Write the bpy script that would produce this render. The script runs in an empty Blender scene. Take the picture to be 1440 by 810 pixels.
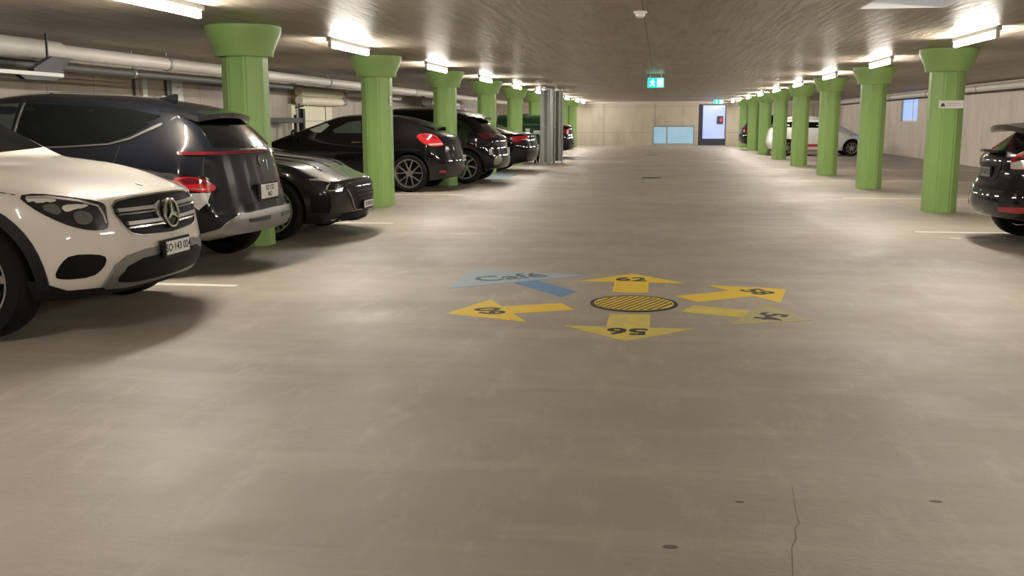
import bpy, bmesh, math, random
import numpy as np
from mathutils import Vector, Matrix
from mathutils.bvhtree import BVHTree
PI = math.pi
random.seed(4)
scene = bpy.context.scene
COL = scene.collection

# ------------------------------------------------------------------ materials
def _set(b, k, v):
    if k in b.inputs: b.inputs[k].default_value = v
def pr(name, col, rough=.5, metal=0., coat=0., spec=.5, emit=None, estr=0., noise=0., nscale=8., bump=0., bscale=60., coat_rough=.03):
    m = bpy.data.materials.new(name); m.use_nodes = True
    nt = m.node_tree; b = nt.nodes['Principled BSDF']
    c = (*col, 1.)
    _set(b, 'Base Color', c); _set(b, 'Roughness', rough); _set(b, 'Metallic', metal)
    _set(b, 'Coat Weight', coat); _set(b, 'Coat Roughness', coat_rough); _set(b, 'Specular IOR Level', spec)
    if emit: _set(b, 'Emission Color', (*emit, 1.)); _set(b, 'Emission Strength', estr)
    tc = nt.nodes.new('ShaderNodeTexCoord')
    if noise > 0:
        n = nt.nodes.new('ShaderNodeTexNoise'); n.inputs['Scale'].default_value = nscale; n.inputs['Detail'].default_value = 5
        nt.links.new(tc.outputs['Object'], n.inputs['Vector'])
        mx = nt.nodes.new('ShaderNodeMix'); mx.data_type = 'RGBA'
        mx.inputs[6].default_value = (*[v*(1-noise) for v in col], 1.); mx.inputs[7].default_value = (*[min(1, v*(1+noise)) for v in col], 1.)
        nt.links.new(n.outputs['Fac'], mx.inputs[0]); nt.links.new(mx.outputs[2], b.inputs['Base Color'])
    if bump > 0:
        n2 = nt.nodes.new('ShaderNodeTexNoise'); n2.inputs['Scale'].default_value = bscale; n2.inputs['Detail'].default_value = 4
        nt.links.new(tc.outputs['Object'], n2.inputs['Vector'])
        bp = nt.nodes.new('ShaderNodeBump'); bp.inputs['Strength'].default_value = bump; bp.inputs['Distance'].default_value = .01
        nt.links.new(n2.outputs['Fac'], bp.inputs['Height']); nt.links.new(bp.outputs['Normal'], b.inputs['Normal'])
    return m

M = {}
M['black'] = pr('black_paint', (.0035, .0035, .0045), .5, 0, 1., spec=.05, noise=.05, coat_rough=.02)
M['anthracite'] = pr('anthracite_paint', (.0055, .0068, .0105), .45, .1, 1., spec=.1, noise=.05, coat_rough=.02)
M['greyblack'] = pr('dark_grey_paint', (.0075, .0072, .0062), .42, .15, 1., spec=.1, noise=.05, coat_rough=.02)
M['white'] = pr('white_paint', (.68, .63, .55), .45, 0, 1., spec=.2, noise=.02, coat_rough=.03)
M['whitecar'] = pr('bright_white_paint', (.78, .78, .76), .32, 0, 1., noise=.02)
M['glass'] = pr('tinted_glass', (.003, .004, .004), .10, 0, .15, spec=.35, noise=.02)
M['glass2'] = pr('grey_green_painted_view', (.035, .045, .038), .06, 0, .5, noise=.02)  # opaque pane; the lighter view behind it is painted into the colour
M['plastic'] = pr('black_plastic', (.008, .008, .009), .6, spec=.25, noise=.2, nscale=30)
M['gloss'] = pr('gloss_black_trim', (.006, .006, .007), .12, noise=.05)
M['glassview'] = pr('pale_painted_view', (.30, .34, .27), .1, noise=.3, nscale=6)  # bright view through the window painted as a pale tone on opaque glass
M['grille'] = pr('grille_black', (.003, .003, .0035), .55, spec=.15, noise=.1)
M['chrome'] = pr('chrome', (.75, .74, .72), .12, 1., noise=.03)
M['satin'] = pr('satin_silver', (.26, .25, .24), .36, .8, noise=.05)
M['alloy'] = pr('alloy_wheel', (.50, .50, .50), .3, .85, noise=.05)
M['alloydark'] = pr('dark_alloy', (.04, .04, .045), .35, .6, noise=.05)
M['rubber'] = pr('tyre_rubber', (.007, .007, .007), .8, spec=.2, noise=.2, nscale=40, bump=.2)
M['well'] = pr('wheel_well', (.004, .004, .004), .9, noise=.1)
M['red'] = pr('red_lamp', (.28, .008, .012), .12, 0, .8, noise=.1)
M['redglint'] = pr('red_lamp_painted_glint', (.38, .012, .018), .15, 0, .8, noise=.5, nscale=14)  # strong mottling puts highlights into the red colour; it does not glow
M['darkred'] = pr('dark_red_lamp', (.10, .006, .012), .12, 0, .8, noise=.1)
M['clearlamp'] = pr('clear_lamp', (.55, .52, .50), .15, .4, .8, noise=.3, nscale=40)
M['lens'] = pr('lamp_lens', (.20, .20, .20), .12, .5, .8, noise=.4, nscale=50)
M['rimdark'] = pr('dark_machined_alloy', (.11, .11, .11), .3, .7, noise=.05)
M['lampglass'] = pr('headlight_glass', (.02, .02, .022), .08, .2, 1., noise=.2)
M['platew'] = pr('plate_white', (.72, .71, .68), .5, noise=.03)
M['ink'] = pr('black_ink', (.015, .015, .015), .6, noise=.1)
M['green'] = pr('green_column_paint', (.262, .43, .125), .42, noise=.08, nscale=3., bump=.08, bscale=25)
M['tubecase'] = pr('white_metal', (.72, .70, .66), .4, noise=.04)
M['lamp'] = pr('fluorescent_tube', (.9, .9, .88), .4, emit=(1., .93, .83), estr=270., noise=.01)
M['pipe'] = pr('pvc_pipe_grey', (.52, .49, .44), .4, noise=.08, nscale=4)
M['darkpipe'] = pr('dark_pipe', (.09, .085, .08), .5, noise=.1)
M['cream'] = pr('cream_pipe_wrap', (.86, .81, .62), .5, noise=.05)
M['whitebox'] = pr('white_board', (.78, .76, .72), .5, noise=.03)
M['galv'] = pr('galvanised_steel', (.36, .37, .36), .42, .7, noise=.18, nscale=5)
M['cgreen'] = pr('container_green', (.035, .085, .035), .6, spec=.2, noise=.12, nscale=6)
M['sticker'] = pr('white_sticker', (.75, .78, .75), .5, noise=.03)
M['blackmetal'] = pr('black_metal', (.012, .012, .013), .45, .2, noise=.1)
M['line'] = pr('white_line_paint', (.62, .60, .54), .6, noise=.15, nscale=12)
M['doordark'] = pr('dark_door_frame', (.03, .035, .055), .4, .2, noise=.1)
M['daylight'] = pr('daylit_glass', (.3, .35, .5), .1, emit=(.34, .42, 1.0), estr=.85, noise=.05)
M['daywin'] = pr('daylit_window', (.3, .4, .5), .1, emit=(.20, .42, .56), estr=.62, noise=.3, nscale=.9)
M['daywin2'] = pr('daylit_side_window', (.3, .4, .6), .1, emit=(.24, .42, 1.0), estr=.85, noise=.1)
M['exitgreen'] = pr('exit_green', (.02, .5, .35), .4, emit=(.0, .85, .60), estr=1.6, noise=.02)
M['exitwhite'] = pr('exit_white', (.7, .8, .75), .4, emit=(.75, 1., .9), estr=2.0, noise=.02)
M['signred'] = pr('sign_red', (.55, .03, .03), .5, noise=.05)

def mat_paint(name, col, wear, worn):
    m = bpy.data.materials.new(name); m.use_nodes = True
    nt = m.node_tree; b = nt.nodes['Principled BSDF']; b.inputs['Roughness'].default_value = .6
    tc = nt.nodes.new('ShaderNodeTexCoord')
    n = nt.nodes.new('ShaderNodeTexNoise'); n.inputs['Scale'].default_value = 9; n.inputs['Detail'].default_value = 8; n.inputs['Roughness'].default_value = .7
    nt.links.new(tc.outputs['Object'], n.inputs['Vector'])
    r = nt.nodes.new('ShaderNodeValToRGB'); r.color_ramp.elements[0].position = wear-.12; r.color_ramp.elements[1].position = wear+.12
    r.color_ramp.elements[0].color = (0, 0, 0, 1); r.color_ramp.elements[1].color = (1, 1, 1, 1)
    mx = nt.nodes.new('ShaderNodeMix'); mx.data_type = 'RGBA'; mx.inputs[6].default_value = (*worn, 1); mx.inputs[7].default_value = (*col, 1)
    nt.links.new(n.outputs['Fac'], r.inputs['Fac']); nt.links.new(r.outputs['Color'], mx.inputs[0]); nt.links.new(mx.outputs[2], b.inputs['Base Color'])
    return m
FLOORC = (.30, .262, .215)
M['yellow'] = mat_paint('yellow_floor_paint', (.68, .47, .035), .32, (.46, .38, .13))
M['yellowworn'] = mat_paint('worn_yellow_floor_paint', (.60, .46, .07), .44, (.40, .35, .17))
M['faded'] = mat_paint('faded_yellow_floor_paint', (.42, .37, .13), .50, (.32, .285, .19))
M['blue'] = mat_paint('blue_floor_paint', (.09, .20, .36), .34, (.16, .24, .33))
M['paleblue'] = mat_paint('pale_blue_floor_paint', (.27, .35, .42), .42, (.31, .35, .38))
M['baypaint'] = mat_paint('blue_bay_floor_paint', (.10, .20, .27), .4, (.18, .22, .23))

def concrete(name, c1, c2, kind):
    m = bpy.data.materials.new(name); m.use_nodes = True
    nt = m.node_tree; N = nt.nodes; L = nt.links; b = N['Principled BSDF']
    g = N.new('ShaderNodeNewGeometry')
    def noise(scale, sx=1, sy=1, sz=1, det=8, ro=.6):
        mp = N.new('ShaderNodeMapping'); mp.inputs['Scale'].default_value = (sx, sy, sz)
        L.new(g.outputs['Position'], mp.inputs['Vector'])
        n = N.new('ShaderNodeTexNoise'); n.inputs['Scale'].default_value = scale; n.inputs['Detail'].default_value = det; n.inputs['Roughness'].default_value = ro
        L.new(mp.outputs['Vector'], n.inputs['Vector']); return n.outputs['Fac']
    def ramp(f, a, bb, ca=(0, 0, 0), cb=(1, 1, 1)):
        r = N.new('ShaderNodeValToRGB'); r.color_ramp.elements[0].position = a; r.color_ramp.elements[1].position = bb
        r.color_ramp.elements[0].color = (*ca, 1); r.color_ramp.elements[1].color = (*cb, 1); L.new(f, r.inputs['Fac']); return r.outputs['Color']
    def mix(f, a, bb, t='MIX'):
        x = N.new('ShaderNodeMix'); x.data_type = 'RGBA'; x.blend_type = t
        if isinstance(f, float): x.inputs[0].default_value = f
        else: L.new(f, x.inputs[0])
        for i, v in ((6, a), (7, bb)):
            if isinstance(v, tuple): x.inputs[i].default_value = (*v, 1)
            else: L.new(v, x.inputs[i])
        return x.outputs[2]
    def seams(axis, period, width, offs=0.):
        s = N.new('ShaderNodeSeparateXYZ'); L.new(g.outputs['Position'], s.inputs[0])
        a = N.new('ShaderNodeMath'); a.operation = 'ADD'; a.inputs[1].default_value = 1000*period+offs; L.new(s.outputs[axis], a.inputs[0])
        d = N.new('ShaderNodeMath'); d.operation = 'DIVIDE'; d.inputs[1].default_value = period; L.new(a.outputs[0], d.inputs[0])
        f = N.new('ShaderNodeMath'); f.operation = 'FRACT'; L.new(d.outputs[0], f.inputs[0])
        c = N.new('ShaderNodeMath'); c.operation = 'LESS_THAN'; c.inputs[1].default_value = width/period; L.new(f.outputs[0], c.inputs[0])
        return c.outputs[0]
    bump_h = None
    if kind == 'floor':
        base = mix(ramp(noise(.55, det=9), .3, .72), c1, c2)
        base = mix(ramp(noise(.35, 1, 1.7, 1), .45, .7), base, (.245, .215, .178))
        base = mix(ramp(noise(3.5, 1.6, .5, 1, ro=.75), .52, .80), base, (.40, .355, .30))
        base = mix(ramp(noise(26, det=4), .68, .76), base, (.20, .17, .14))
        base = mix(ramp(noise(1.1, .45, 2.4, 1, ro=.7), .50, .78), base, (.37, .325, .27)); base = mix(ramp(noise(1.7, .4, 2.0, 1, ro=.75), .60, .80), base, (.235, .205, .168))
        bump_h = noise(30, det=6); bs = .10
        r = ramp(noise(1.3, det=8), .3, .7, (.42,)*3, (.62,)*3); L.new(r, b.inputs['Roughness'])
        _set(b, 'Specular IOR Level', .45)
    elif kind == 'ceiling':
        base = mix(ramp(noise(.8, 1, .6, 1, det=9), .3, .72), c1, c2)
        base = mix(ramp(noise(9, 1, .12, 1), .45, .75), base, (.20, .16, .115))
        se = seams(0, 1.30, .014, .18); base = mix(se, base, (.12, .10, .08))
        se2 = seams(1, 4.882, .02, 1.2); base = mix(se2, base, (.13, .11, .085))
        bump_h = noise(11, 1, .12, 1, det=6); bs = .9
        b.inputs['Roughness'].default_value = .42
    else:
        base = mix(ramp(noise(.7, 1, 1, .8, det=9), .3, .72), c1, c2)
        base = mix(ramp(noise(1.6, 1, 1, .35), .5, .72), base, tuple(v*.72 for v in c1))
        if kind == 'wall_x':
            se = seams(1, 1.25, .02); base = mix(se, base, tuple(v*.5 for v in c1))
            se = seams(1, .625, .012, .1); base = mix(se, base, tuple(v*.8 for v in c1))
        else:
            se = seams(0, 2.62, .05, .3); base = mix(se, base, tuple(v*.62 for v in c1))
            se = seams(2, 1.32, .03, .66); base = mix(se, base, tuple(v*.7 for v in c1))
        base = mix(ramp(noise(12, det=3), .70, .78), base, tuple(v*.5 for v in c1))
        bump_h = noise(18, det=5); bs = .15
        b.inputs['Roughness'].default_value = .75
    L.new(base, b.inputs['Base Color'])
    bp = N.new('ShaderNodeBump'); bp.inputs['Strength'].default_value = bs; bp.inputs['Distance'].default_value = .02
    L.new(bump_h, bp.inputs['Height']); L.new(bp.outputs['Normal'], b.inputs['Normal'])
    return m
M['floor'] = concrete('concrete_floor', (.33, .285, .235), (.275, .24, .195), 'floor')
M['ceiling'] = concrete('board_marked_concrete', (.36, .31, .245), (.28, .235, .18), 'ceiling')
M['wallx'] = concrete('concrete_side_wall', (.56, .50, .43), (.46, .41, .35), 'wall_x')
M['wally'] = concrete('concrete_end_wall', (.47, .415, .34), (.39, .345, .28), 'wall_y')

# ------------------------------------------------------------------ mesh helpers
def link(name, bm, mats, parent=None, smooth=False, loc=None, angle=None):
    me = bpy.data.meshes.new(name)
    bmesh.ops.recalc_face_normals(bm, faces=bm.faces)
    bm.to_mesh(me); bm.free()
    if not isinstance(mats, (list, tuple)): mats = [mats]
    for m in mats: me.materials.append(m)
    if smooth:
        me.polygons.foreach_set('use_smooth', [True]*len(me.polygons))
        if angle: me.set_sharp_from_angle(angle=angle)
    o = bpy.data.objects.new(name, me); COL.objects.link(o)
    if parent: o.parent = parent
    if loc: o.location = loc
    return o
def box(bm, x0, x1, y0, y1, z0, z1, bev=0., mi=0):
    vs = [bm.verts.new(p) for p in ((x0,y0,z0),(x1,y0,z0),(x1,y1,z0),(x0,y1,z0),(x0,y0,z1),(x1,y0,z1),(x1,y1,z1),(x0,y1,z1))]
    fs = [bm.faces.new([vs[i] for i in f]) for f in ((0,3,2,1),(4,5,6,7),(0,1,5,4),(1,2,6,5),(2,3,7,6),(3,0,4,7))]
    for f in fs: f.material_index = mi
    if bev: bmesh.ops.bevel(bm, geom=list({e for f in fs for e in f.edges}), offset=bev, segments=2, affect='EDGES', profile=.5)
def tube(bm, a, b, r, n=14, r2=None, cap=True):
    a = Vector(a); b = Vector(b); d = (b-a); q = d.to_track_quat('Z', 'Y'); r2 = r if r2 is None else r2
    A = [bm.verts.new(a + q @ Vector((r*math.cos(2*PI*i/n), r*math.sin(2*PI*i/n), 0))) for i in range(n)]
    B = [bm.verts.new(b + q @ Vector((r2*math.cos(2*PI*i/n), r2*math.sin(2*PI*i/n), 0))) for i in range(n)]
    for i in range(n): bm.faces.new((A[i], A[(i+1) % n], B[(i+1) % n], B[i]))
    if cap: bm.faces.new(A[::-1]); bm.faces.new(B)
def path_tube(bm, pts, r, n=12):
    pts = [Vector(p) for p in pts]; rings = []
    for i, p in enumerate(pts):
        t = (pts[min(i+1, len(pts)-1)] - pts[max(i-1, 0)]).normalized(); q = t.to_track_quat('Z', 'Y')
        rings.append([bm.verts.new(p + q @ Vector((r*math.cos(2*PI*k/n), r*math.sin(2*PI*k/n), 0))) for k in range(n)])
    for a, b in zip(rings, rings[1:]):
        best = min(range(n), key=lambda s: sum((a[k].co-b[(k+s) % n].co).length for k in range(0, n, 3)))
        for k in range(n): bm.faces.new((a[k], a[(k+1) % n], b[(k+1+best) % n], b[(k+best) % n]))
    bm.faces.new(rings[0][::-1]); bm.faces.new(rings[-1])
def lathe(bm, prof, n=48, axis='Y', c=(0,0,0), mi=0, close=False):
    rings = []
    for (r, h) in prof:
        ring = []
        for i in range(n):
            a = 2*PI*i/n
            if axis == 'Y': p = (c[0]+r*math.cos(a), c[1]+h, c[2]+r*math.sin(a))
            else: p = (c[0]+r*math.cos(a), c[1]+r*math.sin(a), c[2]+h)
            ring.append(bm.verts.new(p))
        rings.append(ring)
    prs = list(zip(rings, rings[1:])) + ([(rings[-1], rings[0])] if close else [])
    for A, B in prs:
        for i in range(n):
            f = bm.faces.new((A[i], A[(i+1) % n], B[(i+1) % n], B[i])); f.material_index = mi
    return rings
def prism(bm, pts3, off, mi=0):
    A = [bm.verts.new(p) for p in pts3]; B = [bm.verts.new(Vector(p)+Vector(off)) for p in pts3]; n = len(A)
    fs = [bm.faces.new(A), bm.faces.new(B[::-1])] + [bm.faces.new((A[i], B[i], B[(i+1) % n], A[(i+1) % n])) for i in range(n)]
    for f in fs: f.material_index = mi
def empty(name, loc, rz=0):
    o = bpy.data.objects.new(name, None); COL.objects.link(o); o.location = loc; o.rotation_euler = (0, 0, rz); o.empty_display_size = .2
    return o
def tag(o, label=None, cat=None, group=None, kind=None):
    if label: o['label'] = label
    if cat: o['category'] = cat
    if group: o['group'] = group
    if kind: o['kind'] = kind
    return o
def chaikin(poly, it=1, closed=True):
    for _ in range(it):
        out = []
        n = len(poly)
        for i in range(n if closed else n-1):
            a = poly[i]; b = poly[(i+1) % n]
            out += [(a[0]*.75+b[0]*.25, a[1]*.75+b[1]*.25), (a[0]*.25+b[0]*.75, a[1]*.25+b[1]*.75)]
        if not closed: out = [poly[0]] + out + [poly[-1]]
        poly = out
    return poly
def strip(pts, w):
    L_, R_ = [], []
    n = len(pts)
    for i, p in enumerate(pts):
        a = pts[max(i-1, 0)]; b = pts[min(i+1, n-1)]
        dx, dy = b[0]-a[0], b[1]-a[1]; l = math.hypot(dx, dy) or 1
        ww = w[i] if isinstance(w, (list, tuple)) else w
        L_.append((p[0]-dy/l*ww/2, p[1]+dx/l*ww/2)); R_.append((p[0]+dy/l*ww/2, p[1]-dx/l*ww/2))
    return L_ + R_[::-1]
def text_mesh(txt, size, mat, parent, M4, name='lettering', depth=.001, bold=0., sx=1.):
    cu = bpy.data.curves.new('txt', 'FONT'); cu.body = txt; cu.size = size; cu.align_x = 'CENTER'; cu.align_y = 'CENTER'; cu.extrude = depth; cu.offset = bold
    cu.resolution_u = 3
    t = bpy.data.objects.new('txt', cu); COL.objects.link(t)
    dg = bpy.context.evaluated_depsgraph_get(); me = bpy.data.meshes.new_from_object(t.evaluated_get(dg))
    bpy.data.objects.remove(t); bpy.data.curves.remove(cu)
    me.transform(Matrix.Diagonal((sx, 1, 1, 1)))
    me.transform(M4); me.materials.clear(); me.materials.append(mat)
    me.name = name
    o = bpy.data.objects.new(name, me); COL.objects.link(o)
    if parent: o.parent = parent
    return o

# ------------------------------------------------------------------ camera
CAMH = 1.30; FPX = 1381.97; PITCH = .1687; YAW = .1482; ROLL = -.0027
cam = bpy.data.cameras.new('camera'); co = bpy.data.objects.new('camera', cam); COL.objects.link(co)
cam.sensor_width = 36; cam.lens = FPX/1440*36; cam.clip_end = 200; cam.clip_start = .05
co.matrix_world = Matrix.Translation((0, 0, CAMH)) @ Matrix.Rotation(YAW, 4, 'Z') @ Matrix.Rotation(PI/2-PITCH, 4, 'X') @ Matrix.Rotation(ROLL, 4, 'Z')
scene.camera = co
# ------------------------------------------------------------------ room shell
HC = 2.267; XW0, XW1, Y0, Y1 = -9.06, 8.7, -6.0, 51.82
S = 4.882; YC0 = 9.97; XL, XR = -4.30, 3.975
def struct(name, bm, m, parent=None, **k):
    o = link(name, bm, m, parent, **k)
    if not parent: o['kind'] = 'structure'
    return o
bm = bmesh.new(); box(bm, XW0-.3, XW1+.3, Y0-.3, Y1+.3, -.25, 0); struct('floor', bm, M['floor'])
# ceiling with a rectangular light-well opening
OX0, OX1, OY0, OY1 = 1.70, 2.45, 7.95, 9.37
bm = bmesh.new()
for (a, b, c, d) in ((XW0-.3, OX0, Y0-.3, Y1+.3), (OX1, XW1+.3, Y0-.3, Y1+.3), (OX0, OX1, Y0-.3, OY0), (OX0, OX1, OY1, Y1+.3)):
    box(bm, a, b, c, d, HC, HC+.3)
struct('ceiling', bm, M['ceiling'])
bm = bmesh.new()
for (a, b, c, d) in ((OX0+.001, OX0+.025, OY0+.001, OY1-.001), (OX1-.025, OX1-.001, OY0+.001, OY1-.001), (OX0+.025, OX1-.025, OY0+.001, OY0+.025), (OX0+.025, OX1-.025, OY1-.025, OY1-.001)):
    box(bm, a, b, c, d, HC+.0, HC+.9)
t_ = struct('trim_1', bm, M['whitebox'])
bm = bmesh.new(); box(bm, OX0-.03, OX1+.03, OY0-.03, OY1+.03, HC+.9, HC+.92); struct('skylight_pane', bm, pr('skylight_glass', (.8, .8, .85), .2, emit=(.82, .86, 1.), estr=1.6), t_)
bm = bmesh.new(); box(bm, XW0-.3, XW0, Y0-.3, Y1+.3, 0, HC); struct('wall_left', bm, M['wallx'])
# right wall with a window opening
WY0, WY1, WZ0, WZ1 = 35.87, 38.24, 1.23, 2.12
bm = bmesh.new()
for (c, d, e, f) in ((Y0-.3, WY0, 0, HC), (WY1, Y1+.3, 0, HC), (WY0, WY1, 0, WZ0), (WY0, WY1, WZ1, HC)): box(bm, XW1, XW1+.3, c, d, e, f)
struct('wall_right', bm, M['wallx'])
# far wall with window and door openings
DX0, DX1, DZ1 = 1.93, 3.31, 2.09; FX0, FX1, FZ0, FZ1 = -.38, 1.74, .07, 1.01
bm = bmesh.new()
for (a, b, e, f) in ((XW0, FX0, 0, HC), (FX0, FX1, 0, FZ0), (FX0, FX1, FZ1, HC), (FX1, DX0, 0, HC), (DX0, DX1, DZ1, HC), (DX1, XW1, 0, HC)): box(bm, a, b, Y1, Y1+.3, e, f)
struct('wall_far', bm, M['wally'])
bm = bmesh.new(); box(bm, XW0, XW1, Y0-.3, Y0, 0, HC); struct('wall_near', bm, M['wally'])
def framed(name, x0, x1, z0, z1, fw, mframe, mpane, mull=()):
    bm = bmesh.new(); y = Y1+.06
    box(bm, x0, x1, y, y+.06, z1-fw, z1); box(bm, x0, x1, y, y+.06, z0, z0+fw); box(bm, x0, x0+fw, y, y+.06, z0+fw, z1-fw); box(bm, x1-fw, x1, y, y+.06, z0+fw, z1-fw)
    for xm in mull: box(bm, xm-.03, xm+.03, y, y+.06, z0+fw, z1-fw)
    o = struct(name, bm, mframe)
    bm = bmesh.new(); box(bm, x0+fw*.5, x1-fw*.5, y+.02, y+.035, z0+fw*.5, z1-fw*.5); struct('pane', bm, mpane, o)
    return o
framed('window_1', FX0, FX1, FZ0, FZ1, .05, M['galv'], M['daywin'], (.35,))
# door: dark side stile, dark bottom panel, daylit glass
bm = bmesh.new(); y = Y1+.05
box(bm, DX0, DX0+.22, y, y+.08, .0, DZ1); box(bm, DX1-.05, DX1, y, y+.08, 0, DZ1); box(bm, DX0+.22, DX1-.05, y, y+.08, 0.03, .36); box(bm, DX0+.22, DX1-.05, y, y+.08, DZ1-.05, DZ1)
d_ = struct('door_1', bm, M['doordark'])
bm = bmesh.new(); box(bm, DX0+.2, DX1-.03, y+.03, y+.045, .33, DZ1-.03); struct('door_pane', bm, M['daylight'], d_)
bm = bmesh.new(); box(bm, DX0-.05, DX1+.05, Y1-.06, Y1, 0, .03); struct('trim_2', bm, M['galv'])
bm = bmesh.new(); x = XW1+.06
box(bm, x, x+.06, WY0, WY1, WZ0, WZ0+.05); box(bm, x, x+.06, WY0, WY1, WZ1-.05, WZ1); box(bm, x, x+.06, WY0, WY0+.05, WZ0, WZ1); box(bm, x, x+.06, WY1-.05, WY1, WZ0, WZ1); box(bm, x, x+.06, 36.75, 36.82, WZ0, WZ1)
w_ = struct('window_2', bm, M['tubecase'])
bm = bmesh.new(); box(bm, x+.02, x+.035, WY0+.02, WY1-.02, WZ0+.02, WZ1-.02); struct('pane', bm, M['daywin2'], w_)

# ------------------------------------------------------------------ columns
def column_meshes():
    R8 = .225/math.cos(PI/8); a0 = PI/8
    def ring(bm, r, z): return [bm.verts.new((r*math.cos(a0+i*PI/4), r*math.sin(a0+i*PI/4), z)) for i in range(8)]
    bm = bmesh.new(); A = ring(bm, R8, 0); B = ring(bm, R8, HC-.31)
    for i in range(8): bm.faces.new((A[i], A[(i+1) % 8], B[(i+1) % 8], B[i]))
    bm.faces.new(A[::-1]); bm.faces.new(B)
    bmesh.ops.bevel(bm, geom=[e for e in bm.edges if abs(e.verts[0].co.z-e.verts[1].co.z) > 1], offset=.02, segments=2, affect='EDGES')
    me1 = bpy.data.meshes.new('shaft'); bmesh.ops.recalc_face_normals(bm, faces=bm.faces); bm.to_mesh(me1); bm.free(); me1.materials.append(M['green'])
    bm = bmesh.new(); n = 40
    prof = [(0, HC-.31), (.295, HC-.31), (.300, HC-.30), (.302, HC-.255), (.385, HC-.06), (.390, HC-.001), (0, HC-.001)]
    lathe(bm, prof[1:-1], n=n, axis='Z')
    bmesh.ops.holes_fill(bm, edges=[e for e in bm.edges if e.is_boundary], sides=0)
    bmesh.ops.recalc_face_normals(bm, faces=bm.faces)
    me2 = bpy.data.meshes.new('capital'); bm.to_mesh(me2); bm.free(); me2.materials.append(M['green'])
    me2.polygons.foreach_set('use_smooth', [True]*len(me2.polygons)); me2.set_sharp_from_angle(angle=.5)
    return me1, me2
SH, CP = column_meshes()
def wordnum(i): return ['nearest', 'second', 'third', 'fourth', 'fifth', 'sixth', 'seventh', 'eighth', 'ninth', 'tenth'][i]
left_note = {0: 'nearest of the left row, behind the anthracite crossover', 1: 'second of the left row, in front of the black coupe-like hatchback',
  2: 'third of the left row, just past the black coupe-like hatchback', 3: 'fourth of the left row, between black crossover and black saloon',
  4: 'fifth of the left row, just before the green waste container', 5: 'sixth of the left row, rising behind the green waste container',
  6: 'seventh of the left row, hidden behind the folded steel panels', 7: 'eighth of the left row, just right of the steel panels', 8: 'last of the left row by the end wall'}
right_note = {0: 'nearest of the right row, outside the right picture edge', 1: 'first visible of the right row, bearing a small white sign',
  2: 'second visible of the right row', 3: 'third visible of the right row, before the white car bonnet', 4: 'fourth visible of the right row, before the white car doors',
  5: 'fifth visible of the right row, at the white car tail', 6: 'sixth visible of the right row, left of the white car', 7: 'seventh visible of the right row, by the far black hatchback', 8: 'farthest one of the right row by the end wall'}
def column(x, y, note):
    r = empty('column', (x, y, 0))
    for nm, me in (('shaft', SH), ('capital', CP)):
        o = bpy.data.objects.new(nm, me); COL.objects.link(o); o.parent = r
    tag(r, 'green octagonal column, ' + note, 'column', 'green columns flanking the drive aisle')
    return r
for k in range(9):
    column(XL, YC0+k*S, left_note[k]); column(XR, YC0+k*S, right_note[k])
# ------------------------------------------------------------------ tube lights
def tube_light(x, y0, y1, note):
    r = empty('tube_light', (x, (y0+y1)/2, HC)); h = (y1-y0)/2
    bm = bmesh.new(); box(bm, -.03, .03, -h-.05, h+.05, -.045, 0, .006); link('housing', bm, M['tubecase'], r)
    bm = bmesh.new(); tube(bm, (0, -h+.02, -.085), (0, h-.02, -.085), .027, 16); link('fluorescent_tube', bm, M['lamp'], r, smooth=True, angle=.6)
    for s in (-1, 1):
        bm = bmesh.new(); box(bm, -.02, .02, s*h-.02, s*h+.02, -.115, -.04, .005); link('end_holder', bm, M['tubecase'], r)
    tag(r, 'lit fluorescent tube on white batten, ' + note, 'light', 'fluorescent tubes along the column rows')
LX, RX = -3.86, 3.50
for k in range(-2, 9):
    y = YC0+k*S
    ln = {-2: 'left row, behind the viewer', -1: 'left row, cut by the top picture edge'}.get(k, 'left row, past the %s column' % wordnum(max(k, 0)))
    rn = {-2: 'right row, behind the viewer', -1: 'right row, outside the picture near the viewer', 0: 'right row, before the column bearing the sign'}.get(k, 'right row, past the %s visible column' % wordnum(max(k-1, 0)))
    if k == 8: y -= 1.1
    tube_light(LX, y+1.45, y+2.97, ln); tube_light(RX, y+1.35, y+2.87, rn)

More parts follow.
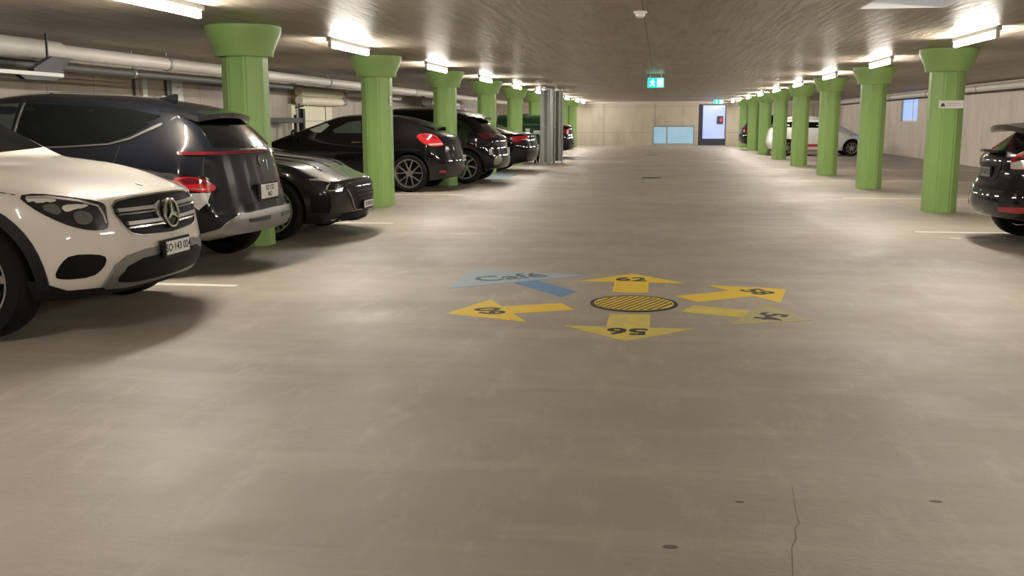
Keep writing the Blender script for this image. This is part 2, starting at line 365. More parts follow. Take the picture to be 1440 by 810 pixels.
# ------------------------------------------------------------------ car builder
def interp(keys, x):
    xs = [k[0] for k in keys]; ys = [k[1] for k in keys]
    return float(np.interp(x, xs, ys))
def body_mesh(s, sub=2):
    L, W = s['L'], s['W']; hw = W/2
    xs = s['st']; T = s.get('rows', [0, .12, .3, .5, .7, .86, 1.])
    K = len(T)-1
    def side(x):
        zs, zb = interp(s['zs'], x), interp(s['zb'], x); ym = hw*interp(s['ym'], x)
        pts = []
        for t in T: pts.append((ym*interp(s['prof'], t), zs+t*(zb-zs)))
        return pts
    def top(x):   # from centre (j=0) to belt (j=6)
        zb = interp(s['zb'], x); yb = hw*interp(s['ym'], x)*interp(s['prof'], 1.)
        zc, zr, yr = interp(s['zc'], x), interp(s['zr'], x), interp(s['yr'], x)
        p = [(0, zc), (yr*.38, zc-(zc-zr)*.12), (yr*.74, zc-(zc-zr)*.48), (yr, zr)]
        bl = .018 if zr-zb > .25 else .0
        for f in (.36, .7): p.append((yr+(yb-yr)*f+bl, zr+(zb-zr)*f))
        p.append((yb, zb)); return p
    Df, Dr = s.get('Df', .8), s.get('Dr', .6)
    def warp(x, y, z):
        d = L-x; r = abs(y)/hw
        if d < Df:
            f = (1-d/Df)**1.3; x -= f*(interp(s['fx'], z)+s['Af']*r**s.get('pf', 2.6))
        if x < Dr or (d > L-Dr):
            f = (1-(L-d)/Dr)**1.3 if (L-d) < Dr else 0
            x += f*(interp(s['rx'], z)+s['Ar']*r**s.get('pr', 2.8))
        return (x, y, z)
    bm = bmesh.new(); n = len(xs); J = 6
    cache = {}
    def V(x, y, z):
        k = (round(x, 5), round(y, 5), round(z, 5))
        if k not in cache: cache[k] = bm.verts.new(warp(x, y, z))
        return cache[k]
    secs = []
    for x in xs:
        sd, tp = side(x), top(x)
        ring = {}
        for sg in (-1, 1):
            for k in range(K+1): ring[('s', sg, k)] = V(x, sg*sd[k][0], sd[k][1])
            for j in range(J+1): ring[('t', sg, j)] = V(x, sg*tp[j][0], tp[j][1])
            for j in range(J+1):
                rt = tp[j][0]/tp[6][0]; ring[('b', sg, j)] = V(x, sg*rt*sd[0][0], sd[0][1])
        secs.append((x, sd, tp, ring))
    def quad(a, b, c, d):
        if len({a, b, c, d}) == 4:
            try: bm.faces.new((a, b, c, d))
            except ValueError: pass
    for (x1, _, _, A), (x2, _, _, B) in zip(secs, secs[1:]):
        for sg in (-1, 1):
            for k in range(K): quad(A[('s', sg, k)], B[('s', sg, k)], B[('s', sg, k+1)], A[('s', sg, k+1)])
            for j in range(J):
                quad(A[('t', sg, j)], B[('t', sg, j)], B[('t', sg, j+1)], A[('t', sg, j+1)])
                quad(A[('b', sg, j)], B[('b', sg, j)], B[('b', sg, j+1)], A[('b', sg, j+1)])
    for (x, sd, tp, R) in (secs[0], secs[-1]):
        for sg in (-1, 1):
            g = {}
            for k in range(K+1):
                for j in range(J+1):
                    if k == 0: v = R[('b', sg, j)]
                    elif k == K: v = R[('t', sg, j)]
                    elif j == J: v = R[('s', sg, k)]
                    else:
                        rt = tp[j][0]/tp[6][0]
                        v = V(x, sg*rt*sd[k][0], sd[0][1]+T[k]*(tp[j][1]-sd[0][1]))
                    g[k, j] = v
            for k in range(K):
                for j in range(J): quad(g[k, j], g[k+1, j], g[k+1, j+1], g[k, j+1])
    bmesh.ops.recalc_face_normals(bm, faces=bm.faces)
    me = bpy.data.meshes.new('body'); bm.to_mesh(me); bm.free()
    o = bpy.data.objects.new('tmp', me); COL.objects.link(o)
    md = o.modifiers.new('s', 'SUBSURF'); md.levels = sub; md.render_levels = sub
    dg = bpy.context.evaluated_depsgraph_get(); me2 = bpy.data.meshes.new_from_object(o.evaluated_get(dg))
    bpy.data.objects.remove(o); bpy.data.meshes.remove(me)
    return me2
def cut(me, cutbm, well=True):
    cm = bpy.data.meshes.new('cut'); bmesh.ops.recalc_face_normals(cutbm, faces=cutbm.faces); cutbm.to_mesh(cm); cutbm.free()
    cm.materials.append(M['well'])
    o = bpy.data.objects.new('tmp', me); c = bpy.data.objects.new('tmpc', cm); COL.objects.link(o); COL.objects.link(c)
    md = o.modifiers.new('b', 'BOOLEAN'); md.operation = 'DIFFERENCE'; md.object = c; md.solver = 'EXACT'; md.material_mode = 'TRANSFER'
    dg = bpy.context.evaluated_depsgraph_get(); me2 = bpy.data.meshes.new_from_object(o.evaluated_get(dg))
    bpy.data.objects.remove(o); bpy.data.objects.remove(c)
    return me2

class Car:
    def __init__(s, name, spec, paint, loc, rz, label, cat='car', sub=2):
        s.spec = spec; s.root = empty(name, loc, rz); tag(s.root, label, cat); s.sub = sub
        me = body_mesh(spec, sub)
        bm = bmesh.new(); bm.from_mesh(me); s.bvh = BVHTree.FromBMesh(bm); bm.free()
        me.materials.clear(); me.materials.append(paint)
        cb = bmesh.new(); hw = spec['W']/2; R = spec['R']
        for xw in spec['axles']:
            for sg in (-1, 1):
                a, b = sorted((sg*(hw-.30), sg*(hw+.3)))
                tube(cb, (xw, a, R+.005), (xw, b, R+.005), R+spec.get('arch', .045), 40)
        me = cut(me, cb); me.name = 'body'
        me.polygons.foreach_set('use_smooth', [True]*len(me.polygons)); me.set_sharp_from_angle(angle=.75)
        o = bpy.data.objects.new('body', me); COL.objects.link(o); o.parent = s.root; s.body = o
    def hit(s, ax, u, v, sg=1):
        L, W = s.spec['L'], s.spec['W']
        if ax == 'side': o, d = Vector((u, sg*3, v)), Vector((0, -sg, 0))
        elif ax == 'front': o, d = Vector((L+2, u, v)), Vector((-1, 0, 0))
        elif ax == 'rear': o, d = Vector((-2, u, v)), Vector((1, 0, 0))
        else: o, d = Vector((u, v, 4)), Vector((0, 0, -1))
        p, nn, _, _ = s.bvh.ray_cast(o, d)
        if p is None:
            if ax == 'side': q = Vector((u, sg*W*.45, v))
            elif ax == 'front': q = Vector((L-.1, u, v))
            elif ax == 'rear': q = Vector((.1, u, v))
            else: q = Vector((u, v, 1))
            p, nn, _, _ = s.bvh.find_nearest(q)
        if nn.dot(d) > 0: nn = -nn
        return p, nn, d
    def patch(s, name, ax, poly, mat, off=.004, sg=1, g=.07, parent=None, inner=.012, smooth=True, label=None, ch=0):
        """a fitted panel: the outline is laid onto the body shell and given its own thickness"""
        if ch: poly = chaikin(poly, ch)
        if ax in ('front', 'rear', 'top') and sg == -1: poly = [(-a, b) if ax != 'top' else (a, -b) for a, b in poly]
        bm = bmesh.new(); f = bm.faces.new([bm.verts.new((a, b, 0)) for a, b in poly])
        xs = [p[0] for p in poly]; ys = [p[1] for p in poly]
        for i, (lo, hi) in enumerate(((min(xs), max(xs)), (min(ys), max(ys)))):
            n = int((hi-lo)/g)
            for k in range(1, n+1):
                c = lo+(hi-lo)*k/(n+1); co_ = (c, 0, 0) if i == 0 else (0, c, 0); no = (1, 0, 0) if i == 0 else (0, 1, 0)
                bmesh.ops.bisect_plane(bm, geom=list(bm.verts)+list(bm.edges)+list(bm.faces), plane_co=co_, plane_no=no)
        bmesh.ops.triangulate(bm, faces=[f for f in bm.faces if len(f.verts) > 4])
        bm.verts.ensure_lookup_table()
        inn = {}
        for v in bm.verts:
            p, nn, d = s.hit(ax, v.co.x, v.co.y, sg if ax in ('side', 'fdiag', 'rdiag') else 1)
            dirn = (nn*.6 - d*.4).normalized()
            inn[v] = p - dirn*inner; v.co = p + dirn*off
        bnd = [e for e in bm.edges if e.is_boundary]
        low = {}
        for e in bnd:
            for v in e.verts:
                if v not in low: low[v] = bm.verts.new(inn[v])
        top_faces = set(bm.faces)
        sk = [bm.faces.new((e.verts[0], e.verts[1], low[e.verts[1]], low[e.verts[0]])) for e in bnd]
        bmesh.ops.recalc_face_normals(bm, faces=bm.faces)
        o = link(name, bm, mat, parent or s.root, smooth=smooth, angle=.6)
        if label: o['label'] = label
        return o
    def both(s, *a, **k):
        return [s.patch(*a, sg=sg, **k) for sg in (-1, 1)]
    def line(s, name, ax, pts, w, mat, ch=0, **k):
        if ch: pts = chaikin(pts, ch, closed=False)
        return s.patch(name, ax, strip(pts, w), mat, **k)
    def wheels(s, style, n=5, rr=.68, mat=None, width=.23, off_front=0, inset=.015):
        R = s.spec['R']; hw = s.spec['W']/2; first = {}
        for xw in s.spec['axles']:
            for sg in (-1, 1):
                yo = hw*interp(s.spec['ym'], xw)-inset; c = (0, 0, 0)
                if sg not in first:
                    bm = bmesh.new(); r0 = R*rr
                    prof = [(r0, 0), (r0+.012, .012), (R*.93, .012), (R*.985, -.02), (R, -.05), (R, -width+.05), (R*.985, -width+.02), (R*.92, -width), (r0, -width), (r0, -width*.5)]
                    lathe(bm, [(r, -sg*-h) for r, h in prof], n=56, close=True)
                    ty = link('wheel', bm, M['rubber'], s.root, smooth=True, angle=.7)
                    bm = bmesh.new()
                    lathe(bm, [(r0*1.005, sg*.006), (r0*.95, sg*.004), (r0*.93, -sg*.02), (r0*.90, -sg*.13)], n=48)
                    bmesh.ops.recalc_face_normals(bm, faces=bm.faces)
                    # spokes
                    def sp(pts, dep=.035, base=-.012):
                        prism(bm, [(p[0], sg*(base+(0.012 if math.hypot(*p) > r0*.5 else -.004)), p[1]) for p in pts], (0, -sg*dep, 0))
                    def rot(p, a): return (p[0]*math.cos(a)-p[1]*math.sin(a), p[0]*math.sin(a)+p[1]*math.cos(a))
                    for i in range(n):
                        a = 2*PI*i/n+.3
                        if style == 'single': sets = [[(.05, -.028), (r0*.95, -.045), (r0*.95, .045), (.05, .028)]]
                        elif style == 'double': sets = [[(.05, -.026), (r0*.95, -.062), (r0*.95, -.036), (.05, -.006)], [(.05, .006), (r0*.95, .036), (r0*.95, .062), (.05, .026)]]
                        elif style == 'vee': sets = [[(.045, -.014), (r0*.95, -.085), (r0*.95, -.060), (.06, .006)], [(.06, -.006), (r0*.95, .060), (r0*.95, .085), (.045, .014)]]
                        elif style == 'thinvee': sets = [[(.05, -.012), (r0*.95, -.088), (r0*.95, -.070), (.06, .004)], [(.06, -.004), (r0*.95, .070), (r0*.95, .088), (.05, .012)]]
                        elif style == 'turbine': sets = [[(.05, -.03), (r0*.6, -.005), (r0*.95, .055), (r0*.93, .085), (r0*.55, .03), (.05, .012)]]
                        else: sets = [[(.05, -.04), (r0*.55, -.05), (r0*.95, -.075), (r0*.95, -.03), (r0*.6, 0), (r0*.95, .03), (r0*.95, .075), (r0*.55, .05), (.05, .04)]]
                        for st_ in sets: sp([rot(p, a) for p in st_])
                    tube(bm, (0, -sg*.06, 0), (0, sg*.000, 0), .055, 20)
                    rm = link('rim', bm, mat or M['alloy'], ty, smooth=True, angle=.4)
                    bm = bmesh.new(); tube(bm, (0, -sg*.12, 0), (0, -sg*.10, 0), r0*.88, 32); bd = link('brake_disc', bm, M['well'], ty)
                    first[sg] = (ty, rm, bd)
                    ty.location = (xw, sg*yo, R)
                else:
                    ty, rm, bd = first[sg]
                    t2 = ty.copy(); COL.objects.link(t2); t2.parent = s.root; t2.location = (xw, sg*yo, R)
                    for c_ in (rm, bd): q = c_.copy(); COL.objects.link(q); q.parent = t2
    def plate(s, ax, y, z, w, h, lines, tilt=0., off=.012, holder=True, size=None, mat=None):
        p, nn, d = s.hit(ax, y, z)
        # the mounting surface bulges, so the plate clears the highest point behind it
        best = max((s.hit(ax, y+a*w*.5, z+b*h*.4)[0].x*(1 if ax == 'front' else -1)) for a in (-1, 0, 1) for b in (-1, 1))
        x = best*(1 if ax == 'front' else -1) + (off if ax == 'front' else -off)
        rz = PI/2 if ax == 'front' else -PI/2
        M4 = Matrix.Translation((x, y, z)) @ Matrix.Rotation(rz, 4, 'Z') @ Matrix.Rotation(PI/2-tilt, 4, 'X')
        bm = bmesh.new(); box(bm, -w/2, w/2, -h/2, h/2, 0, .006, .002)
        if holder: pass
        o = link('number_plate', bm, mat or M['platew'], s.root); o.matrix_local = M4; o['label'] = 'pale number plate'
        if holder:
            bm = bmesh.new(); box(bm, -w/2-.018, w/2+.018, -h/2-.022, h/2+.014, -.02, -.001, .004); q = link('plate_holder', bm, M['plastic'], o)
        n = len(lines)
        for i, t in enumerate(lines):
            sz = size or h*.80/n
            yy = (n-1)/2*h*.46 - i*h*.46 if n > 1 else 0
            text_mesh(t, sz, M['ink'], o, Matrix.Translation((.0, yy, .0065)), bold=.0008, sx=1.)
        return o
    def mirror(s, x, z, mat, y=None, sc=1.):
        for sg in (-1, 1):
            yy = (y or s.spec['W']/2*.93)
            bm = bmesh.new(); bmesh.ops.create_uvsphere(bm, u_segments=20, v_segments=12, radius=1)
            for v in bm.verts:
                v.co.x = v.co.x*.07*sc*(1 if v.co.x > 0 else .45); v.co.y *= .12*sc; v.co.z *= .085*sc*(1-.15*v.co.y)
                v.co += Vector((x, sg*(yy+.11), z+.09))
            box(bm, x-.02, x+.03, min(sg*(yy-.05), sg*(yy+.06)), max(sg*(yy-.05), sg*(yy+.06)), z+.0, z+.035, .006)
            link('side_mirror', bm, mat, s.root, smooth=True, angle=.7)
    def arch_trim(s, mat, w=.055, off=.012, sg=(-1, 1)):
        R = s.spec['R']; r = R+s.spec.get('arch', .045)
        for xw in s.spec['axles']:
            for g_ in sg:
                pts = []
                zc = R+.005
                a0 = -.12
                n = 22
                outer = [(xw+(r+w)*math.cos(a0+(PI-2*a0)*i/n), zc+(r+w)*math.sin(a0+(PI-2*a0)*i/n)) for i in range(n+1)]
                inner = [(xw+(r-.003)*math.cos(a0+(PI-2*a0)*i/n), zc+(r-.003)*math.sin(a0+(PI-2*a0)*i/n)) for i in range(n+1)]
                s.patch('wheel_arch_trim', 'side', outer+inner[::-1], mat, off=off, sg=g_, g=.12)

def stations(L, extra=(), step=.19):
    xs = [0, .035, .10, .2, .32]
    x = .5
    while x < L-.55: xs.append(x); x += step
    xs += [L-.45, L-.32, L-.2, L-.10, L-.035, L] + list(extra)
    xs = sorted(set(round(v, 3) for v in xs)); out = [xs[0]]
    for v in xs[1:]:
        if v-out[-1] > .03: out.append(v)
    if out[-1] != L: out[-1] = L
    return out
PROF = [(0, .90), (.12, .965), (.3, .99), (.5, 1.0), (.7, .995), (.86, .975), (1, .925)]
# corner projection: u = 0.707*(distance from the bumper face + |y|)
_old_hit = Car.hit
def _hit(s, ax, u, v, sg=1):
    if ax in ('fdiag', 'rdiag'):
        L = s.spec['L']; k = .70711
        sx = 1 if ax == 'fdiag' else -1
        t = Vector((-sx*k, sg*k, 0)); d = Vector((-sx*k, -sg*k, 0))
        base = Vector((L if sx > 0 else 0, 0, v)) + t*u
        p, nn, _, _ = s.bvh.ray_cast(base - d*2, d)
        if p is None: p, nn, _, _ = s.bvh.find_nearest(base+d*.3)
        if nn.dot(d) > 0: nn = -nn
        return p, nn, d
    return _old_hit(s, ax, u, v, sg)
Car.hit = _hit
_old_patch = Car.patch
def _patch(s, name, ax, poly, mat, off=.004, sg=1, **k):
    return _old_patch(s, name, ax, poly, mat, off=off, sg=sg, **k)
Car.patch = _patch

FRONT_DEF = dict(Af=.34, Ar=.22, pf=2.6, pr=2.8)
# --- white crossover, nose to the aisle
L = 4.66
sp = dict(L=L, W=1.89, R=.365, axles=(.92, 3.83), st=stations(L, (3.45,)), prof=PROF, arch=.05,
  zs=[(0, .30), (.4, .24), (4.1, .24), (L, .24)],
  zb=[(0, .95), (.3, 1.03), (2.5, 1.02), (3.4, .99), (3.9, .945), (4.3, .885), (4.55, .84), (L, .80)],
  zc=[(0, .98), (.1, 1.12), (.5, 1.48), (.9, 1.58), (2.0, 1.64), (2.6, 1.59), (3.45, 1.075), (3.9, 1.02), (4.25, .955), (4.5, .90), (L, .845)],
  zr=[(0, .96), (.1, 1.10), (.5, 1.42), (.9, 1.51), (2.0, 1.56), (2.6, 1.52), (3.45, 1.05), (3.9, 1.005), (4.25, .945), (4.5, .885), (L, .83)],
  yr=[(0, .66), (.5, .60), (2.6, .60), (3.4, .72), (4.2, .62), (L, .50)],
  ym=[(0, .86), (.15, .95), (.6, 1.), (3.9, 1.), (4.3, .975), (4.55, .93), (L, .87)],
  fx=[(.22, .12), (.30, .04), (.42, .0), (.56, .0), (.70, .035), (.80, .07), (.9, .11)], rx=[(.2, .1), (.45, 0), (.7, .04), (1.1, .1)], **FRONT_DEF)
g = Car('car', sp, M['white'], (-3.20-L, 6.12, 0), 0, 'white crossover parked nose out at the left edge, star badge in its grille')
def corner(c, name, poly, mat, end, sgs=(-1, 1), ch=1, **k):
    return [c.patch(name, end, poly, mat, sg=sg, ch=ch, **k) for sg in sgs]
def spoiler(c, x0, x1, w0, w1, ztip, th, mat):
    bm = bmesh.new(); nx, ny = 6, 14; T_, B_ = {}, {}
    for i in range(nx+1):
        f_ = i/nx; x = x0+(x1-x0)*f_; hw_ = w0+(w1-w0)*f_
        for j in range(ny+1):
            r_ = -1+2*j/ny; y = r_*hw_; xr = x+.05*abs(r_)**2*(1-f_)
            zb_ = c.hit('top', max(xr, .30), y)[0].z; zt = ztip-.035*r_**2
            z1_ = c.hit('top', x1, y)[0].z
            z = zt+(z1_+.004-zt)*(f_**.8)
            z = max(z, zb_+.003) if f_ > .3 else z
            T_[i, j] = bm.verts.new((xr, y, z)); B_[i, j] = bm.verts.new((xr+.012*(1-f_), y*.985, z-th*(1-.35*f_)))
    for D_, fl in ((T_, 1), (B_, 0)):
        for i in range(nx):
            for j in range(ny): bm.faces.new((D_[i, j], D_[i+1, j], D_[i+1, j+1], D_[i, j+1]))
    for i in range(nx):
        for j in (0, ny): bm.faces.new((T_[i, j], T_[i+1, j], B_[i+1, j], B_[i, j]))
    for j in range(ny):
        for i in (0, nx): bm.faces.new((T_[i, j], T_[i, j+1], B_[i, j+1], B_[i, j]))
    link('spoiler', bm, mat, c.root, smooth=True, angle=.7)
def sym(half): return half + [(-a, b) for a, b in half[::-1]]
g.wheels('star', 5, .70, M['alloy'])
g.arch_trim(M['plastic'], .06, .014)
gr = g.patch('grille', 'front', sym([(-.0, .828), (-.30, .824), (-.44, .812), (-.495, .785), (-.498, .74), (-.46, .665), (-.41, .615), (-.33, .595), (0, .578)]), M['grille'], off=.004)
gf = g.line('grille_frame', 'front', [(-.0, .832), (-.30, .829), (-.45, .817), (-.503, .787), (-.506, .74), (-.468, .662), (-.415, .609), (-.33, .588), (0, .571), (.33, .588), (.415, .609), (.468, .662), (.506, .74), (.503, .787), (.45, .817), (.30, .829), (0, .832)], .009, M['chrome'], off=.010, parent=gr)
for z in (.752, .668):
    for dz, w_ in ((.0, .022), (-.026, .010)):
        for sg in (-1, 1):
            a = .485 if z > .7 else .44
            g.line('grille_bar', 'front', [(sg*.07, z+dz), (sg*a, z+dz+.004)], w_, M['satin'] if dz == 0 else M['chrome'], off=.026, parent=gr, g=.1)
# star badge
p, nn, d = g.hit('front', 0, .705)
bm = bmesh.new()
lathe(bm, [(.090+.009*math.cos(a), .009*math.sin(a)) for a in [2*PI*i/10 for i in range(10)]], n=48, axis='Z', close=True)
for i in range(3):
    a = PI/2+2*PI*i/3; c_, s_ = math.cos(a), math.sin(a)
    prism(bm, [(-s_*.015, c_*.015, .004), (c_*.088, s_*.088, .004), (s_*.015, -c_*.015, .004)], (0, 0, .004))
M4 = Matrix.Translation((p.x+.040, 0, .705)) @ Matrix.Rotation(PI/2, 4, 'Z') @ Matrix.Rotation(PI/2-.12, 4, 'X')
bm.transform(M4)
link('badge', bm, M['chrome'], gr, smooth=True, angle=.5)
bm = bmesh.new(); tube(bm, (0, 0, -.03), (0, 0, -.004), .096, 36); bm.transform(M4); link('badge_backing', bm, M['gloss'], gr)
for sg in (-1, 1): g.patch('badge_wing', 'front', [(sg*.06, .785), (sg*.12, .765), (sg*.15, .735), (sg*.14, .69), (sg*.10, .645), (sg*.06, .63)], M['satin'], off=.020, parent=gr)
for sg in (-1, 1):
    h_ = g.patch('headlight', 'fdiag', [(.965, .872), (.86, .882), (.69, .855), (.53, .823), (.485, .80), (.487, .74), (.485, .665), (.52, .652), (.60, .655), (.71, .686), (.825, .745), (.91, .808)], M['lampglass'], off=.005, sg=sg, ch=1)
    g.line('light_strip', 'fdiag', [(.92, .862), (.80, .858), (.64, .828), (.535, .795), (.51, .74), (.50, .69)], .011, M['clearlamp'], off=.010, sg=sg, parent=h_)
    g.patch('lens', 'fdiag', [(.86, .80), (.82, .825), (.77, .815), (.75, .775), (.79, .755)], M['lens'], off=.010, sg=sg, parent=h_, ch=1)
    g.patch('lens', 'fdiag', [(.70, .760), (.66, .780), (.60, .765), (.575, .725), (.61, .690), (.68, .700)], M['lens'], off=.010, sg=sg, parent=h_, ch=1)
    g.patch('air_intake', 'fdiag', [(.83, .395), (.79, .478), (.735, .525), (.575, .513), (.515, .485), (.54, .425), (.615, .375), (.78, .378)], M['grille'], off=.004, sg=sg, ch=1)
    g.patch('lower_cladding', 'fdiag', [(.20, .25), (.20, .28), (.53, .297), (.76, .308), (.86, .35), (1.05, .40), (1.10, .25)], M['plastic'], off=.010, sg=sg)
    g.patch('sill_cladding', 'side', [(1.38, .26), (1.38, .37), (3.36, .37), (3.36, .26)], M['plastic'], off=.010, sg=sg, g=.2)
    g.patch('side_window', 'side', [(2.02, 1.08), (2.02, 1.50), (2.45, 1.48), (2.75, 1.33), (3.05, 1.09)], M['glass'], sg=sg, g=.15)
    g.patch('side_window', 'side', [(1.97, 1.08), (1.97, 1.50), (1.2, 1.49), (.95, 1.44), (.75, 1.25), (1.0, 1.10)], M['glass'], sg=sg, g=.15)
    g.line('door_seam', 'side', [(3.18, .40), (3.20, .8), (3.12, 1.02)], .007, M['ink'], off=.001, sg=sg)
    g.line('door_seam', 'side', [(2.0, .38), (2.0, 1.04)], .007, M['ink'], off=.001, sg=sg)
    g.line('hood_seam', 'fdiag', [(.97, .878), (1.10, .905), (1.30, .935), (1.50, .955)], .006, M['ink'], off=.001, sg=sg)
    g.line('trim_strip', 'side', [(3.25, 1.055), (2.0, 1.065), (.95, 1.09)], .018, M['chrome'], off=.008, sg=sg, g=.3)
    bm = bmesh.new(); p, nn, d = g.hit('side', 2.35, .93, sg); box(bm, 2.25, 2.45, p.y-.012, p.y+.03*sg+.006, .915, .945, .006); link('door_handle', bm, M['chrome'], g.root)
sk = g.patch('skid_trim', 'front', sym([(0, .507), (-.32, .502), (-.48, .480), (-.565, .43), (-.625, .31), (-.59, .288), (-.45, .275), (0, .28)]), M['satin'], off=.016, g=.06, label='silver skid plate')
g.patch('lower_grille', 'front', sym([(0, .455), (-.36, .450), (-.48, .415), (-.535, .35), (-.53, .325), (-.40, .305), (0, .300)]), M['grille'], off=.021, parent=sk)
g.patch('lower_cladding', 'front', sym([(0, .275), (-.5, .275), (-.55, .25), (0, .245)]), M['plastic'], off=.009)
g.patch('windscreen', 'front', sym([(0, 1.565), (-.53, 1.53), (-.645, 1.115), (0, 1.095)]), M['glass'], g=.12)
g.patch('rear_window', 'rear', sym([(0, 1.50), (-.52, 1.46), (-.66, 1.12), (0, 1.10)]), M['glass'], g=.12)
g.mirror(2.72, 1.06, M['white'])
p, nn, d = g.hit('top', 4.44, 0)
bm = bmesh.new(); tube(bm, p-nn*.01, p+nn*.005, .024, 24); link('badge', bm, M['satin'], g.root)
g.plate('front', -.02, .485, .31, .088, ['SO\u00b7143 024'], off=.045)

# --- anthracite crossover, tail to the aisle
L = 4.35
def kona_spec(**o):
    sp = dict(L=L, W=1.825, R=.34, axles=(.84, 3.50), st=stations(L, (3.40,)), prof=PROF, arch=.05,
      zs=[(0, .36), (.35, .30), (.6, .25), (4.0, .25), (L, .26)],
      zb=[(0, 1.02), (.12, 1.05), (.4, 1.08), (1.2, 1.05), (2.5, 1.03), (3.4, .98), (4.1, .86), (L, .70)],
      zc=[(0, 1.04), (.10, 1.10), (.22, 1.18), (.45, 1.33), (.60, 1.42), (.80, 1.475), (1.3, 1.535), (2.1, 1.58), (2.8, 1.48), (3.40, 1.07), (4.1, .92), (L, .76)],
      zr=[(0, 1.03), (.10, 1.08), (.22, 1.15), (.45, 1.29), (.60, 1.37), (.80, 1.42), (1.3, 1.475), (2.1, 1.51), (2.8, 1.42), (3.40, 1.05), (4.1, .91), (L, .75)],
      yr=[(0, .72), (.22, .64), (.5, .58), (2.8, .60), (3.4, .70), (L, .50)],
      ym=[(0, .88), (.12, .93), (.35, .985), (.8, 1.), (3.6, 1.), (4.1, .95), (L, .8)],
      rx=[(.25, .14), (.36, .04), (.48, .0), (.54, .03), (.62, .07), (.75, .10), (.9, .13), (1.05, .16), (1.2, .17), (1.5, .17)], fx=[(.2, .1), (.5, 0), (.8, .1)], **FRONT_DEF)
    sp.update(o); return sp
k = Car('car', kona_spec(Ar=.30), M['anthracite'], (-3.42, 8.50, 0), PI, 'anthracite crossover parked tail out between the white car and the nearest green column')
k.wheels('turbine', 6, .68, M['alloydark']); k.arch_trim(M['plastic'], .08, .014)
for sg in (-1, 1):
    w1 = k.patch('side_window', 'side', [(1.98, 1.10), (1.98, 1.455), (1.3, 1.43), (1.0, 1.40), (.74, 1.345), (.82, 1.27), (.98, 1.18), (1.14, 1.13), (1.4, 1.11)], M['glass'], sg=sg, g=.15)
    k.patch('side_window', 'side', [(2.04, 1.10), (2.04, 1.455), (2.45, 1.45), (2.75, 1.34), (3.10, 1.07)], M['glass2'], sg=sg, g=.15)
    k.line('trim_strip', 'side', [(3.15, 1.045), (2.6, 1.06), (1.85, 1.082), (1.45, 1.095), (1.12, 1.115), (.94, 1.16), (.76, 1.25), (.62, 1.335)], [.012]*5+[.018, .026, .02], M['satin'], off=.008, sg=sg, g=.2)
    k.line('pillar_seam', 'side', [(2.01, 1.10), (1.99, 1.46)], .012, M['satin'], off=.009, sg=sg)
    tl = k.patch('tail_light', 'rdiag', [(1.02, .838), (.91, .855), (.79, .835), (.66, .762), (.71, .722), (.80, .722), (.92, .738), (.97, .775)], M['redglint'], off=.010, sg=sg, ch=1)
    k.patch('lens', 'rdiag', [(.97, .83), (.90, .845), (.80, .825), (.70, .775), (.82, .79), (.94, .80)], M['darkred'], off=.013, sg=sg, parent=tl)
    k.patch('lens', 'rdiag', [(.92, .755), (.80, .742), (.73, .745), (.80, .75)], M['clearlamp'], off=.013, sg=sg, parent=tl)  # pale streak painted across the red as a highlight
    k.patch('reversing_lamp', 'rdiag', [(.90, .715), (.73, .715), (.77, .635), (.84, .575), (.87, .605)], M['clearlamp'], off=.010, sg=sg, parent=tl)
    k.patch('lamp_surround', 'rdiag', [(1.08, .885), (.99, .77), (.93, .69), (.88, .565), (.78, .575), (.64, .76), (.75, .845), (.91, .875)], M['gloss'], off=.005, sg=sg)
    k.patch('lower_cladding', 'rdiag', [(.28, .36), (.28, .49), (.60, .50), (.80, .50), (1.06, .60), (1.14, .36)], M['plastic'], off=.008, sg=sg)
    k.line('light_bar', 'rdiag', [(.95, 1.042), (.80, 1.038), (.60, 1.035)], .026, M['darkred'], off=.010, sg=sg)
    k.patch('sill_cladding', 'side', [(1.27, .27), (1.27, .42), (3.06, .42), (3.06, .27)], M['plastic'], off=.010, sg=sg, g=.2)
    k.line('door_seam', 'side', [(2.0, .42), (2.0, 1.06)], .007, M['ink'], off=.001, sg=sg)
    k.line('door_seam', 'side', [(1.35, .44), (1.10, .75), (1.02, 1.10)], .007, M['ink'], off=.001, sg=sg)
    bm = bmesh.new(); p, nn, d = k.hit('side', 1.32, .93, sg); box(bm, 1.22, 1.42, min(p.y-sg*.01, p.y+sg*.025), max(p.y-sg*.01, p.y+sg*.025), .915, .94, .006); link('door_handle', bm, M['anthracite'], k.root)
k.patch('rear_window', 'rear', sym([(0, 1.345), (-.50, 1.325), (-.60, 1.09), (0, 1.07)]), M['glass'], g=.08)
k.line('light_bar', 'rear', [(-.64, 1.034), (0, 1.036), (.64, 1.034)], .022, M['darkred'], off=.012)
sk = k.patch('skid_trim', 'rear', sym([(0, .535), (-.55, .52), (-.70, .465), (-.86, .34), (-.60, .30), (0, .30)]), M['satin'], off=.018, g=.07, label='silver rear skid plate')
for sg in (-1, 1): k.patch('skid_slot', 'rear', [(sg*.12, .475), (sg*.48, .470), (sg*.46, .44), (sg*.14, .44)], M['alloydark'], off=.022, parent=sk)
k.patch('bumper_cladding', 'rear', sym([(0, .60), (-.50, .60), (-.62, .54), (0, .54)]), M['gloss'], off=.006)
spoiler(k, .40, .78, .54, .60, 1.375, .045, M['anthracite'])
bm = bmesh.new(); box(bm, .412, .424, -.18, .18, 1.338, 1.352); link('brake_light', bm, M['darkred'], k.root)
p, nn, d = k.hit('top', 1.0, 0)
